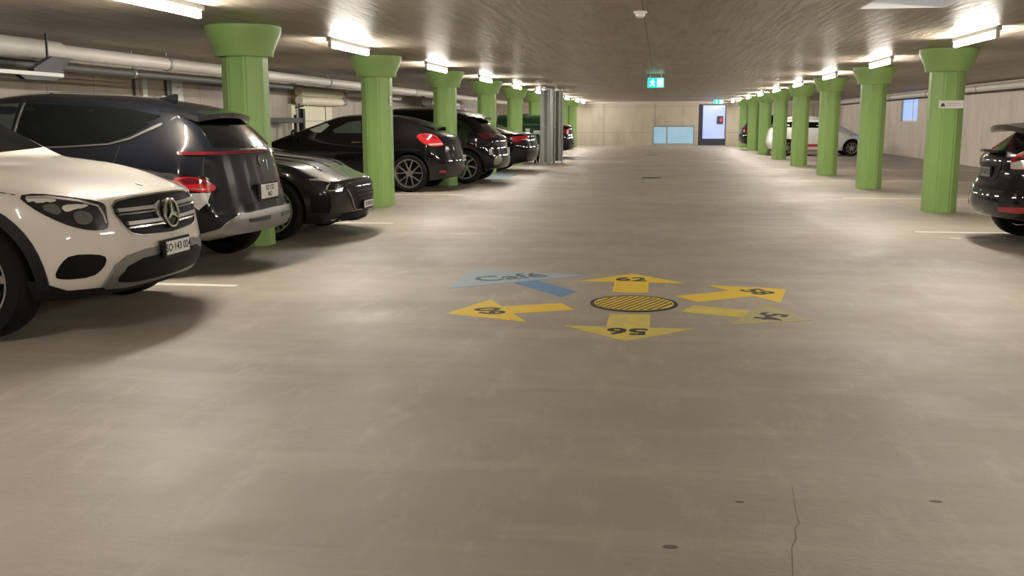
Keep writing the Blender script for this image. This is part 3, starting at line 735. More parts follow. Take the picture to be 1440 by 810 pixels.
bm = bmesh.new(); prism(bm, [(.90, -.012, p.z-.02), (.895, -.012, p.z+.045), (.92, -.012, p.z+.05), (1.12, -.012, p.z+.0), (1.12, -.012, p.z-.02)], (0, .024, 0)); bmesh.ops.bevel(bm, geom=bm.edges[:], offset=.005, segments=2, affect='EDGES'); link('antenna', bm, M['anthracite'], k.root, smooth=True, angle=.6)
# oval badge with slanted bar letter
p, nn, d = k.hit('rear', 0, .955); bm = bmesh.new(); n_ = 36
lathe(bm, [(.056+.006*math.cos(a), .006*math.sin(a)) for a in [2*PI*i/8 for i in range(8)]], n=n_, axis='Z', close=True)
for v in bm.verts: v.co.y *= .62
for sg in (-1, 1): prism(bm, [(sg*.028-.010, -.022, .0), (sg*.028+.002, -.022, 0), (sg*.028+.014, .022, 0), (sg*.028+.002, .022, 0)], (0, 0, .008))
prism(bm, [(-.028, -.007, 0), (.028, -.001, 0), (.028, .007, 0), (-.028, .002, 0)], (0, 0, .008))
bm.transform(Matrix.Translation((p.x-.010, 0, .955)) @ Matrix.Rotation(-PI/2, 4, 'Z') @ Matrix.Rotation(PI/2, 4, 'X')); link('badge', bm, M['chrome'], k.root)
k.plate('rear', 0.02, .685, .38, .125, ['SO 152', '863'], off=.012, size=.062)
k.mirror(3.0, 1.03, M['anthracite'])
k.patch('windscreen', 'front', sym([(0, 1.53), (-.55, 1.49), (-.66, 1.10), (0, 1.09)]), M['glass'], g=.12)

# --- generic detailing for the remaining cars
def prof_keys(L, nose, cowlx, cowlz, wtx, H, rtx, rtz, rbx, rbz, tail):
    zc = [(0, tail), (rbx*.35, tail+(rbz-tail)*.7), (rbx, rbz), (rtx, rtz), ((rtx+wtx)/2, H), (wtx, H-.03), (cowlx, cowlz), (L-.45, (cowlz+nose)/2+.03), (L-.15, nose+.035), (L, nose)]
    zr = [(x, z-(.06 if rtx-.1 < x < wtx+.1 else .02)) for x, z in zc]
    return zc, zr
def build(name, paint, loc, rz, label, L, W, R, axles, keys, beltr, beltf, spoke, nsp, rr, rim, yr=None, bottom=.22, cladding=False, sub=2, rx=None, fx=None, Ar=.24, Af=.34, ymr=.88, **kk):
    zc, zr = prof_keys(L, *keys); nose, cowlx, cowlz, wtx, H, rtx, rtz, rbx, rbz, tail = keys
    sp = dict(L=L, W=W, R=R, axles=axles, st=stations(L, (cowlx,), kk.get('step', .19)), prof=PROF, arch=.04,
      zs=[(0, bottom+.06), (.4, bottom), (L-.5, bottom), (L, bottom+.01)],
      zb=[(0, min(beltr-.03, tail-.02)), (.25, beltr), (L*.5, (beltr+beltf)/2+.01), (cowlx, beltf), (L-.4, (beltf+nose)/2+.01), (L-.1, nose), (L, nose-.03)],
      zc=zc, zr=zr, yr=yr or [(0, W*.36), (rbx, W*.36), (rtx, W*.31), (wtx, W*.31), (cowlx, W*.385), (L-.4, W*.34), (L, W*.28)],
      ym=[(0, ymr), (.15, .94), (.5, 1.), (L-.8, 1.), (L-.4, .97), (L-.15, .92), (L, .84)],
      rx=rx or [(.2, .12), (.45, 0), (.6, .01), (.8, .07), (1.1, .10)], fx=fx or [(.2, .10), (.35, .02), (.5, 0), (.7, .05), (.9, .1)], Af=Af, Ar=Ar, pf=2.6, pr=2.8)
    c = Car(name, sp, paint, loc, rz, label, sub=sub)
    c.wheels(spoke, nsp, rr, rim)
    if cladding: c.arch_trim(M['plastic'], .055, .012)
    c.keys = keys
    wz = lambda f: cowlz+(H-cowlz)*f
    c.patch('windscreen', 'front', sym([(0, H-.055), (-W*.285, H-.09), (-W*.36, cowlz+.05), (0, cowlz+.03)]), M['glass'], g=.14)
    c.patch('rear_window', 'rear', sym([(0, rtz-.03), (-W*.27, rtz-.07), (-W*.33, rbz+.03), (0, rbz+.015)]), M['glass'], g=.10)
    c.mirror(cowlx-.38, beltf+.03, paint)
    return c
# --- dark grey saloon, nose to the aisle
L = 4.72
s3 = build('car', M['greyblack'], (-3.36-L, 11.12, 0), 0, 'dark grey saloon parked nose out just past the nearest green column', L, 1.86, .345, (.95, L-.83),
  (.66, 3.35, .975, 2.45, 1.42, 1.3, 1.36, .55, 1.05, .98), 1.0, .93, 'vee', 7, .74, M['alloy'], bottom=.17, Af=.42)
for sg in (-1, 1):
    h_ = s3.patch('headlight', 'fdiag', [(.93, .692), (.77, .698), (.58, .632), (.40, .582), (.43, .535), (.63, .53), (.74, .54), (.85, .61)], M['lampglass'], off=.006, sg=sg, ch=1)
    s3.line('light_strip', 'fdiag', [(.86, .668), (.74, .668), (.63, .637), (.68, .595), (.70, .555)], [.012, .03, .02, .02, .012], M['clearlamp'], off=.012, sg=sg, parent=h_)
    s3.line('light_strip', 'fdiag', [(.69, .546), (.56, .546), (.47, .565)], .008, M['clearlamp'], off=.012, sg=sg, parent=h_)
    s3.patch('air_intake', 'fdiag', [(.87, .31), (.87, .50), (.69, .50), (.65, .38), (.67, .30)], M['grille'], off=.005, sg=sg)
    s3.line('bumper_crease', 'fdiag', [(.90, .515), (.78, .52), (.67, .515), (.635, .38), (.66, .30)], .010, M['gloss'], off=.012, sg=sg)
    s3.patch('side_window', 'side', [(2.1, 1.02), (2.1, 1.32), (2.45, 1.30), (3.05, .99)], M['glass'], sg=sg, g=.15)
    s3.patch('side_window', 'side', [(2.04, 1.02), (2.04, 1.32), (1.45, 1.29), (1.0, 1.10), (1.05, 1.04)], M['glass'], sg=sg, g=.15)
    s3.patch('tail_light', 'rdiag', [(.5, .80), (.95, .80), (1.05, .90), (.5, .90)], M['darkred'], sg=sg)
gr = s3.patch('grille', 'front', sym([(0, .625), (-.40, .61), (-.47, .55), (-.34, .36), (-.26, .315), (0, .31)]), M['grille'], off=.006)
s3.line('grille_frame', 'front', [(-.49, .545), (-.35, .35), (-.27, .30), (0, .295), (.27, .30), (.35, .35), (.49, .545)], .014, M['satin'], off=.014, parent=gr)
for z in (.57, .52, .47, .42): s3.line('grille_bar', 'front', [(-.35+(.57-z)*.4, z), (.35-(.57-z)*.4, z)], .010, M['gloss'], off=.016, parent=gr, g=.12)
s3.patch('lower_grille', 'front', sym([(0, .28), (-.5, .28), (-.55, .20), (0, .19)]), M['grille'], off=.006)
s3.line('splitter', 'front', [(-.62, .185), (0, .18), (.62, .185)], .03, M['gloss'], off=.03)
s3.plate('front', 0.04, .352, .34, .08, ['SO\u00b7810 64'], off=.02)
# raised bonnet creases
for y_, w_ in ((.30, .03), (.58, .03)):
    for sg in (-1, 1): s3.patch('bonnet_crease', 'top', strip([(3.45, y_+.06), (3.9, y_+.02), (4.35, y_-.08)], [.02, .04, .01]), M['greyblack'], off=.008, sg=sg, g=.1)

# --- black coupe-like hatchback, tail to the aisle
L = 4.30
h = build('car', M['black'], (-3.68, 18.60, 0), PI, 'black coupe-like hatchback parked tail out behind the second green column', L, 1.81, .345, (.88, 3.52),
  (.66, 3.40, 1.01, 2.35, 1.445, .95, 1.37, .20, 1.06, .90), 1.04, .95, 'thinvee', 5, .76, M['alloy'], bottom=.2, Ar=.34, ymr=.82,
  rx=[(.2, .14), (.42, 0), (.55, .0), (.7, .06), (.9, .10), (1.1, .14)])
for sg in (-1, 1):
    tl = h.patch('tail_light', 'rdiag', [(1.12, 1.045), (.94, 1.075), (.81, 1.04), (.74, .955), (.66, .855), (.80, .838), (.96, .838), (1.08, .91)], M['redglint'], off=.010, sg=sg, ch=1)
    h.patch('lens', 'rdiag', [(1.06, 1.035), (.95, 1.055), (.85, 1.03), (.78, .96), (.88, .985), (1.0, .99)], M['darkred'], off=.013, sg=sg, parent=tl)
    h.patch('reversing_lamp', 'rdiag', [(.96, .855), (.70, .868), (.73, .90), (.98, .885)], M['clearlamp'], off=.013, sg=sg, parent=tl)
    h.patch('side_window', 'side', [(1.79, 1.08), (1.84, 1.305), (2.08, 1.28), (2.36, 1.13), (2.30, 1.08)], M['glass2'], sg=sg, g=.12)
    h.patch('side_window', 'side', [(2.84, 1.145), (2.51, 1.262), (2.44, 1.222), (2.58, 1.09), (2.70, 1.09)], M['glassview'], sg=sg, g=.12)
    h.patch('side_window', 'side', [(1.72, 1.08), (1.72, 1.345), (1.3, 1.34), (1.05, 1.26), (1.15, 1.12)], M['glass'], sg=sg, g=.12)
    h.patch('reflector', 'rdiag', [(.80, .40), (.66, .40), (.66, .36), (.79, .36)], M['red'], off=.008, sg=sg)
    h.line('door_seam', 'side', [(1.68, .34), (1.62, .7), (1.70, 1.05)], .008, M['ink'], off=.001, sg=sg)
    bm = bmesh.new(); p, nn, d = h.hit('side', 1.85, .92, sg); box(bm, 1.75, 1.95, min(p.y-sg*.01, p.y+sg*.025), max(p.y-sg*.01, p.y+sg*.025), .905, .93, .006); link('door_handle', bm, M['chrome'], h.root)
spoiler(h, .40, .85, .52, .58, 1.185, .03, M['black'])
h.plate('rear', 0, .60, .30, .11, ['SO 38 917'], off=.002, holder=False)
# --- black crossover
L = 4.40
v = build('car', M['black'], (-3.20, 21.12, 0), PI, 'black crossover parked tail out behind the third green column', L, 1.84, .35, (.80, 3.47),
  (.80, 3.40, 1.08, 2.55, 1.60, .75, 1.50, .16, 1.02, .92), 1.05, 1.0, 'turbine', 7, .72, M['alloy'], bottom=.26, cladding=True, Ar=.30,
  rx=[(.2, .14), (.42, 0), (.55, .0), (.7, .06), (.9, .08), (1.1, .12)])
for sg in (-1, 1):
    v.patch('tail_light', 'rdiag', [(1.0, 1.04), (.60, 1.045), (.60, .95), (.90, .92)], M['darkred'], off=.010, sg=sg)
    v.patch('side_window', 'side', [(1.6, 1.10), (1.6, 1.47), (1.1, 1.45), (.80, 1.36), (.70, 1.24), (1.0, 1.10)], M['glass'], sg=sg, g=.15)
    v.patch('side_window', 'side', [(1.66, 1.10), (1.66, 1.47), (2.45, 1.45), (3.0, 1.07)], M['glass'], sg=sg, g=.15)
    v.line('roof_rail', 'side', [(.9, 1.525), (1.5, 1.55), (2.3, 1.54)], .02, M['satin'], off=.012, sg=sg, g=.2)
    v.patch('exhaust_trim', 'rdiag', [(.71, .37), (.46, .43), (.42, .55), (.62, .585), (.71, .50)], M['satin'], off=.012, sg=sg, ch=1)
    v.patch('reflector', 'rdiag', [(.80, .60), (.74, .60), (.74, .72), (.80, .72)], M['clearlamp'], off=.010, sg=sg)
spoiler(v, .42, .80, .54, .60, 1.375, .035, M['black'])
v.plate('rear', 0, .66, .30, .14, ['SO 20', '475'], off=.003, size=.06, holder=False)
# --- black saloon with bright red lamps
L = 4.70
c5 = build('car', M['black'], (-3.16, 25.92, 0), PI, 'black saloon parked tail out behind the fourth green column, low boot and red lamps', L, 1.82, .33, (1.05, 3.85),
  (.68, 3.45, .99, 2.55, 1.44, 1.55, 1.36, .62, 1.03, .95), .97, .93, 'single', 7, .70, M['alloydark'], bottom=.20, Ar=.26, step=.22)
for sg in (-1, 1):
    tl = c5.patch('tail_light', 'rdiag', [(1.04, .90), (.60, .93), (.58, .81), (.80, .80), (.95, .745), (1.04, .79)], M['redglint'], off=.010, sg=sg)
    c5.patch('lens', 'rdiag', [(.80, .81), (.60, .82), (.60, .845), (.80, .835)], M['clearlamp'], off=.014, sg=sg, parent=tl)
    c5.patch('side_window', 'side', [(1.95, 1.02), (1.95, 1.33), (1.6, 1.30), (1.25, 1.10), (1.3, 1.03)], M['glass'], sg=sg, g=.15)
    c5.patch('side_window', 'side', [(2.0, 1.02), (2.0, 1.33), (2.5, 1.32), (3.1, 1.0)], M['glass'], sg=sg, g=.15)
    c5.line('exhaust', 'rear', [(sg*.50, .27), (sg*.62, .27)], .05, M['chrome'], off=.02)
c5.plate('rear', 0, .62, .40, .10, ['SO 91 306'], off=.002, holder=False)
# --- dark car behind the container and steel panels
L = 4.25
c8 = build('car', M['black'], (-3.0, 35.65, 0), PI, 'black car parked tail out beyond the folded steel panels, farthest of the left side', L, 1.82, .34, (.85, 3.5),
  (.72, 3.15, 1.04, 2.30, 1.56, 1.10, 1.48, .38, 1.17, 1.06), 1.06, 1.0, 'single', 5, .7, M['alloydark'], bottom=.22, sub=1, step=.22)
for sg in (-1, 1):
    c8.patch('tail_light', 'rdiag', [(1.05, .96), (.80, .86), (.56, .84), (.54, .96), (.80, 1.0)], M['redglint'], off=.010, sg=sg)
    c8.patch('side_window', 'side', [(1.9, 1.10), (1.9, 1.43), (1.3, 1.40), (.95, 1.2), (1.1, 1.12)], M['glass'], sg=sg, g=.2)
    c8.patch('side_window', 'side', [(1.95, 1.10), (1.95, 1.43), (2.25, 1.42), (2.85, 1.06)], M['glass'], sg=sg, g=.2)
c8.plate('rear', 0, .66, .40, .10, ['SO 44 502'], off=.002, holder=False)
# --- black hatchback at the right edge
L = 3.95
f = build('car', M['black'], (3.35, 11.14, 0), 0, 'black small hatchback cut by the right edge of the picture, tail out with roof spoiler', L, 1.72, .31, (.72, 3.2),
  (.78, 3.05, 1.03, 2.3, 1.40, .62, 1.29, .13, .97, .91), .98, .95, 'double', 5, .7, M['alloy'], bottom=.25, Ar=.30,
  rx=[(.2, .14), (.32, .03), (.42, .0), (.56, .0), (.61, .04), (.66, .10), (.9, .11), (1.1, .15)])
for sg in (-1, 1):
    tl = f.patch('tail_light', 'rdiag', [(.455, .85), (.47, .795), (.66, .80), (.95, .90), (1.06, 1.06), (.90, 1.08), (.60, 1.03), (.48, .93)], M['red'], off=.010, sg=sg, ch=1)
    f.patch('reversing_lamp', 'rdiag', [(.47, .865), (.48, .805), (.66, .81), (.80, .86), (.62, .895)], M['clearlamp'], off=.014, sg=sg, parent=tl)
    f.patch('side_window', 'side', [(.95, 1.06), (1.0, 1.30), (1.75, 1.34), (1.75, 1.04)], M['glass'], sg=sg, g=.15)
    f.patch('side_window', 'side', [(1.8, 1.04), (1.8, 1.34), (2.2, 1.32), (2.75, 1.02)], M['glass'], sg=sg, g=.15)
    f.patch('reflector', 'rdiag', [(.40, .42), (.41, .37), (.72, .375), (.74, .44)], M['red'], off=.008, sg=sg)
spoiler(f, .20, .68, .50, .56, 1.245, .055, M['black'])
bm = bmesh.new(); prism(bm, [(.10, -.30, .985), (.055, 0, .995), (.10, .30, .985), (.20, .27, .985), (.20, -.27, .985)], (0, 0, -.03)); bmesh.ops.bevel(bm, geom=bm.edges[:], offset=.008, segments=2, affect='EDGES'); link('tailgate_lip', bm, M['black'], f.root, smooth=True, angle=.6)
f.patch('plate_recess', 'rear', [(-.32, .85), (.32, .85), (.28, .67), (-.28, .67)], M['grille'], off=.004)
f.plate('rear', 0, .755, .30, .10, ['SO 6712'], off=.012, mat=M['satin'])
f.line('bumper_seam', 'rear', [(-.74, .60), (0, .605), (.74, .60)], .014, M['gloss'], off=.012)
# --- small white hatchback, right side
L = 3.42
w = build('car', M['whitecar'], (3.88, 37.95, 0), 0, 'small white hatchback parked nose to the right wall behind the green columns', L, 1.66, .29, (.70, 2.97),
  (.76, 2.65, 1.05, 1.85, 1.47, .28, 1.38, .10, 1.0, .90), 1.0, .93, 'double', 5, .68, M['alloy'], bottom=.2, sub=1, step=.22, Ar=.2)
for sg in (-1, 1):
    w.patch('side_window', 'side', [(.42, 1.06), (.62, 1.31), (1.0, 1.35), (1.0, 1.02)], M['glass'], sg=sg, g=.2)
    w.patch('side_window', 'side', [(1.12, 1.02), (1.12, 1.35), (1.75, 1.34), (2.35, 1.0)], M['glass'], sg=sg, g=.2)
    w.patch('door_stripe', 'side', [(1.0, .34), (1.0, .43), (2.2, .43), (1.9, .34)], M['signred'], sg=sg, g=.3)
    w.patch('headlight', 'fdiag', [(.95, .80), (.70, .78), (.60, .70), (.75, .66), (.92, .72)], M['clearlamp'], off=.008, sg=sg)
    w.patch('tail_light', 'rdiag', [(.60, .78), (.60, 1.0), (.72, 1.0), (.76, .80)], M['red'], off=.010, sg=sg)
    w.line('door_seam', 'side', [(1.06, .34), (1.06, 1.35)], .012, M['ink'], off=.001, sg=sg)
    bm = bmesh.new(); p, nn, d = w.hit('side', 1.25, .90, sg); box(bm, 1.18, 1.34, min(p.y-sg*.01, p.y+sg*.025), max(p.y-sg*.01, p.y+sg*.025), .89, .92, .006); link('door_handle', bm, M['ink'], w.root)
# --- black hatchback far right
L = 4.0
b2 = build('car', M['black'], (3.48, 45.5, 0), 0, 'black hatchback parked tail out near the far end of the right side', L, 1.75, .31, (.75, 3.3),
  (.78, 3.05, 1.05, 2.3, 1.52, .45, 1.43, .12, 1.02, .95), 1.03, .95, 'double', 5, .7, M['alloy'], bottom=.22, sub=1, step=.22)
for sg in (-1, 1):
    b2.patch('tail_light', 'rdiag', [(.54, .80), (.52, .98), (.70, 1.0), (.84, .93), (.84, .72)], M['red'], off=.010, sg=sg)
    b2.patch('side_window', 'side', [(.7, 1.08), (.8, 1.36), (2.2, 1.38), (2.75, 1.03)], M['glass'], sg=sg, g=.2)
b2.plate('rear', 0, .62, .50, .11, ['SO 5238'], off=.01)

# ------------------------------------------------------------------ painted floor marks
def flat(name, poly, mat, z=.0, th=.0015, parent=None):
    bm = bmesh.new(); n = len(poly)
    A = [bm.verts.new((x, y, z)) for x, y in poly]; B = [bm.verts.new((x, y, z+th)) for x, y in poly]
    bm.faces.new(A); t = bm.faces.new(B)
    for i in range(n): bm.faces.new((A[i], A[(i+1) % n], B[(i+1) % n], B[i]))
    bmesh.ops.triangulate(bm, faces=[f for f in bm.faces if len(f.verts) > 4])
    return link(name, bm, mat, parent)
def arrow(label, tip, base, shaft_w, head_w, head_l, mat, txt, tsize, tpos, head_mat=None, twist=0.):
    """painted arrow: shaft part and head part, text reads with its top towards the tip"""
    t, b = Vector(tip), Vector(base); d = (t-b).normalized(); n = Vector((-d.y, d.x)); Lg = (t-b).length
    h = t-d*head_l
    r = empty('floor_arrow', (b.x, b.y, 0)); off = Vector((b.x, b.y))
    P = lambda v: (v.x-off.x, v.y-off.y)
    sh = flat('arrow_shaft', [P(b+n*shaft_w/2), P(b-n*shaft_w/2), P(h-n*shaft_w/2), P(h+n*shaft_w/2)], mat, parent=r)
    flat('arrow_head', [P(h-n*head_w/2), P(t), P(h+n*head_w/2)], head_mat or mat, parent=r)
    up = math.atan2(d.y, d.x)-PI/2+twist
    c = Vector(tpos)-off
    text_mesh(txt, tsize, M['ink'], r, Matrix.Translation((c.x, c.y, .0022)) @ Matrix.Rotation(up, 4, 'Z'), bold=.008, depth=.0004, sx=1.)
    tag(r, label, 'floor marking', 'numbered arrows around the manhole')
    return r
arrow('yellow floor arrow numbered 62, pointing away beyond the manhole cover', (-.205, 8.40), (-.20, 7.47), .275, .87, .45, M['yellow'], '62', .26, (-.21, 8.09))
arrow('yellow floor arrow numbered 56, pointing at the viewer in front of the manhole cover', (-.175, 5.76), (-.175, 6.60), .275, .84, .41, M['yellowworn'], '56', .26, (-.175, 6.05))
arrow('bright yellow floor arrow numbered 58, pointing to the upper right of the manhole cover', (1.0, 7.78), (.215, 7.24), .275, .87, .44, M['yellow'], '58', .25, (.76, 7.62))
arrow('faded yellow floor arrow numbered 54, pointing to the lower right of the manhole cover', (1.02, 6.56), (.215, 6.86), .275, .86, .44, M['yellowworn'], '54', .25, (.755, 6.65), head_mat=M['faded'])
arrow('yellow floor arrow numbered 60, pointing left of the manhole cover', (-1.42, 6.45), (-.62, 6.83), .27, .87, .44, M['yellow'], '60', .25, (-1.13, 6.59))
# cafe arrow (larger, blue)
r = empty('floor_arrow', (-.65, 7.33, 0)); o_ = Vector((-.65, 7.33))
flat('arrow_shaft', [(-.61+.65, 7.45-7.33), (-1.04+.65, 8.02-7.33), (-1.19+.65, 7.86-7.33), (-.70+.65, 7.20-7.33)], M['blue'], parent=r)
flat('arrow_head', [(-.56+.65, 8.27-7.33), (-1.62+.65, 8.44-7.33), (-1.62+.65, 7.46-7.33)], M['paleblue'], z=.0005, parent=r)
text_mesh('Caf\u00e9', .34, M['ink'], r, Matrix.Translation((-1.22+.65, 8.07-7.33, .0026)) @ Matrix.Rotation(math.radians(33), 4, 'Z'), bold=.006, depth=.0004)
tag(r, 'large faded blue floor arrow reading Café, pointing to the upper left', 'floor marking')
for ch in r.children:
    if ch.name.startswith('lettering'): ch.data.materials[0] = pr('faded_blue_ink', (.06, .075, .11), .6, noise=.2)

# manhole cover
r = empty('manhole_cover', (-.16, 7.0, 0))
bm = bmesh.new(); lathe(bm, [(.312, 0), (.312, .006), (.288, .006), (.288, 0)], n=64, axis='Z', close=True); link('rim', bm, M['ink'], r)
bm = bmesh.new(); lathe(bm, [(.286, 0), (.286, .003), (.001, .003)], n=64, axis='Z'); link('plate', bm, M['ink'], r)
bm = bmesh.new()
ang = math.radians(66); dx, dy = math.cos(ang), math.sin(ang)
for i in range(-6, 7):
    c = i*.043; hh = math.sqrt(max(0, .272**2-c*c))
    if hh < .03: continue
    w_ = .0105
    for (s0, s1) in ((-hh, hh),):
        prism(bm, [(-dy*(c-w_)+dx*s0, dx*(c-w_)+dy*s0, .003), (-dy*(c-w_)+dx*s1, dx*(c-w_)+dy*s1, .003), (-dy*(c+w_)+dx*s1, dx*(c+w_)+dy*s1, .003), (-dy*(c+w_)+dx*s0, dx*(c+w_)+dy*s0, .003)], (0, 0, .003))
link('tread_bars', bm, pr('worn_yellow_iron', (.60, .42, .06), .5, noise=.25, nscale=20), r)
bm = bmesh.new(); lathe(bm, [(.284, .002), (.284, .0055), (.274, .0055), (.274, .002)], n=64, axis='Z', close=True); link('painted_ring', bm, pr('worn_yellow_ring', (.60, .45, .10), .5, noise=.3, nscale=20), r)
tag(r, 'round cast manhole cover with yellow slanted treads in the middle of the arrows', 'manhole cover')
for (x, y, rr, nm) in ((-.17, 22.85, .24, 'dark round drain cover in the aisle centre, nearer one'), (-.30, 38.0, .22, 'dark drain cover in the aisle centre, far one near the end wall')):
    bm = bmesh.new(); lathe(bm, [(rr, 0), (rr, .004), (rr-.03, .006), (.001, .006)], n=40, axis='Z'); tag(link('drain_cover', bm, M['blackmetal'], loc=(x, y, 0)), nm, 'drain cover')

# stains and a crack in the foreground floor
for (x, y, a, b_, lb) in ((.06, 2.90, .022, .014, 'dark oval stain in the foreground floor, nearest the bottom edge'), (.97, 3.40, .020, .010, 'dark oval stain in the foreground floor, right of the crack'), (.30, 3.30, .014, .008, 'small faint stain in the foreground floor, left of the crack')):
    tag(flat('floor_stain', [(x+a*math.cos(t*PI/9)*(1+.2*math.sin(3*t)), y+b_*math.sin(t*PI/9)) for t in range(18)], pr('dark_stain', (.11, .09, .07), .7, noise=.3), th=.0008), lb, 'stain')
cr = [(.395, 2.62), (.405, 2.72), (.418, 2.84), (.43, 2.95), (.452, 3.02), (.458, 3.10), (.478, 3.14), (.482, 3.26), (.50, 3.5)]
tag(flat('floor_crack', strip(cr, [.001, .002, .003, .002, .0035, .002, .002, .0012, .0006]), pr('crack_dark', (.15, .13, .105), .8, noise=.2), th=.0008), 'thin dark crack running away from the viewer in the foreground floor', 'crack')  # crack drawn as a thin dark strip laid on the floor

# parking bay lines
def pline(x0, x1, y, label, w=.09):
    tag(flat('parking_line', [(x0, y-w/2), (x1, y-w/2), (x1, y+w/2), (x0, y+w/2)], M['line']), label, 'parking line', 'parking bay lines')
pline(-8.6, -3.33, 7.36, 'white parking bay line between the white and the anthracite crossover')
pline(-8.6, -3.38, 12.26, 'white parking bay line past the dark grey saloon')
pline(2.99, 8.3, 12.06, 'white parking bay line beside the black hatchback at the right edge')
for i, k_ in enumerate((17.2, 22.1, 26.9)): pline(-8.6, -3.45, k_, 'white parking bay line on the left, %s one beyond the dark grey saloon bay' % ['first', 'second', 'third'][i])
for i, k_ in enumerate((17.2, 22.1, 27.0)): pline(3.05, 8.3, k_, 'white parking bay line on the right, %s one beyond the column with the sign' % ['first', 'second', 'third'][i])
tag(flat('painted_bay', [(-8.4, 22.3), (-3.4, 22.3), (-3.4, 24.0), (-8.4, 24.0)], M['baypaint']), 'blue painted bay floor beyond the black crossover', 'floor marking')
bm = bmesh.new(); box(bm, 3.35, 3.60, 11.28, 11.36, 0, .002); box(bm, 3.20, 3.32, 11.40, 11.46, 0, .002)
tag(link('floor_stud', bm, M['line']), 'short worn white dashes on the floor before the right parking line', 'floor marking')

# ------------------------------------------------------------------ ceiling things
r = empty('smoke_detector', (-.20, 9.22, HC))
bm = bmesh.new(); lathe(bm, [(.06, 0), (.06, -.018), (.052, -.022), (.001, -.022)], n=32, axis='Z'); link('base', bm, M['tubecase'], r, smooth=True, angle=.5)
bm = bmesh.new(); lathe(bm, [(.042, -.02), (.042, -.040), (.030, -.055), (.001, -.058)], n=32, axis='Z'); link('sensor_head', bm, M['whitebox'], r, smooth=True, angle=.5)
tag(r, 'small white smoke detector on the ceiling above the aisle', 'smoke detector')
def exit_sign(x, y, z, w, hgt, label):
    r = empty('exit_sign', (x, y, z))
    bm = bmesh.new(); box(bm, -w/2, w/2, 0, .04, -hgt/2, hgt/2, .004); link('light_box', bm, M['exitgreen'], r)
    bm = bmesh.new(); box(bm, w*.10, w*.44, -.004, 0, -hgt*.42, hgt*.42); link('door_pictogram', bm, M['exitwhite'], r)
    # running figure pictogram
    bm = bmesh.new(); s_ = hgt
    def q(pts): prism(bm, [(a*s_-w*.20, -.004, b*s_) for a, b in pts], (0, .003, 0))
    tube(bm, (-w*.20+.05*s_, -.004, .30*s_), (-w*.20+.05*s_, -.001, .30*s_), .085*s_, 16)
    q([(-.12, .20), (.08, .22), (.06, -.08), (-.10, -.06)]); q([(.04, .20), (.26, .06), (.22, .00), (.02, .12)]); q([(-.10, .20), (-.30, .04), (-.26, -.02), (-.08, .10)])
    q([(.06, -.04), (.22, -.22), (.16, -.40), (.09, -.38), (.12, -.22), (-.04, -.06)]); q([(-.10, -.02), (-.14, -.24), (-.34, -.26), (-.34, -.33), (-.06, -.30), (0, -.06)])
    link('running_figure', bm, M['exitwhite'], r)
    if HC-(z+hgt/2) > .005:
        bm = bmesh.new()
        for sx in (-.35, .35): tube(bm, (sx*w, .02, hgt/2), (sx*w, .02, HC-z), .006, 8)
        link('hanger', bm, M['galv'], r)
    tag(r, label, 'exit sign')
exit_sign(-.115, 21.5, 2.085, .34, .20, 'lit green emergency exit sign hanging over the aisle, nearer and larger one')
exit_sign(2.50, 44.5, 2.09, .42, .16, 'lit green emergency exit sign near the end wall door, farther and smaller one')

# pipes along the side walls
def pipe_run(name, x, z, segs, mat, label, cat='pipe', hang=True, flange=()):
    r = empty(name, (x, segs[0][0], z))
    y0 = segs[0][0]
    for (a, b, rad) in segs:
        bm = bmesh.new(); tube(bm, (0, a-y0, 0), (0, b-y0, 0), rad, 20); link('pipe_section', bm, mat, r, smooth=True, angle=.6)
    for fy in flange:
        bm = bmesh.new(); rad = segs[-1][2]; tube(bm, (0, fy-.03-y0, 0), (0, fy+.03-y0, 0), rad+.014, 20); tube(bm, (0, fy-y0, rad), (0, fy-y0, HC-z-.002), .006, 8); link('pipe_clamp', bm, M['galv'], r, smooth=True, angle=.6)
    tag(r, label, cat)
    return r
pipe_run('drain_pipe', -7.00, 2.11, [(2.0, 10.9, .115), (10.9, 46.0, .088)], M['pipe'], 'long grey drain pipe hung under the ceiling along the left wall, thicker towards the viewer', flange=[6, 9, 13.5, 17, 20.5, 24, 28, 32, 37, 42])
pipe_run('drain_pipe', 8.30, 2.10, [(2.0, 51.5, .085)], M['pipe'], 'long pale grey drain pipe hung along the right wall', flange=[8, 13, 18, 23, 28, 33, 38, 43, 48])
pipe_run('conduit_pipe', -7.25, 1.955, [(2.0, 19.0, .05)], M['darkpipe'], 'dark thin pipe running just below the grey drain pipe on the left', flange=[5, 9, 13, 17])
pipe_run('conduit_pipe', 8.60, 2.03, [(2.0, 50.2, .04)], M['darkpipe'], 'dark thin pipe close to the right wall, behind the pale drain pipe', flange=[10, 20, 30, 40])
bm = bmesh.new(); tube(bm, (XW0+.5, 0, 0), (XW1-.5, 0, 0), .045, 16)
r_ = empty('ceiling_pipe', (0, Y1-.2, HC-.08)); link('pipe_section', bm, M['pipe'], r_, smooth=True, angle=.6); tag(r_, 'thin pale pipe across the top of the end wall', 'pipe')
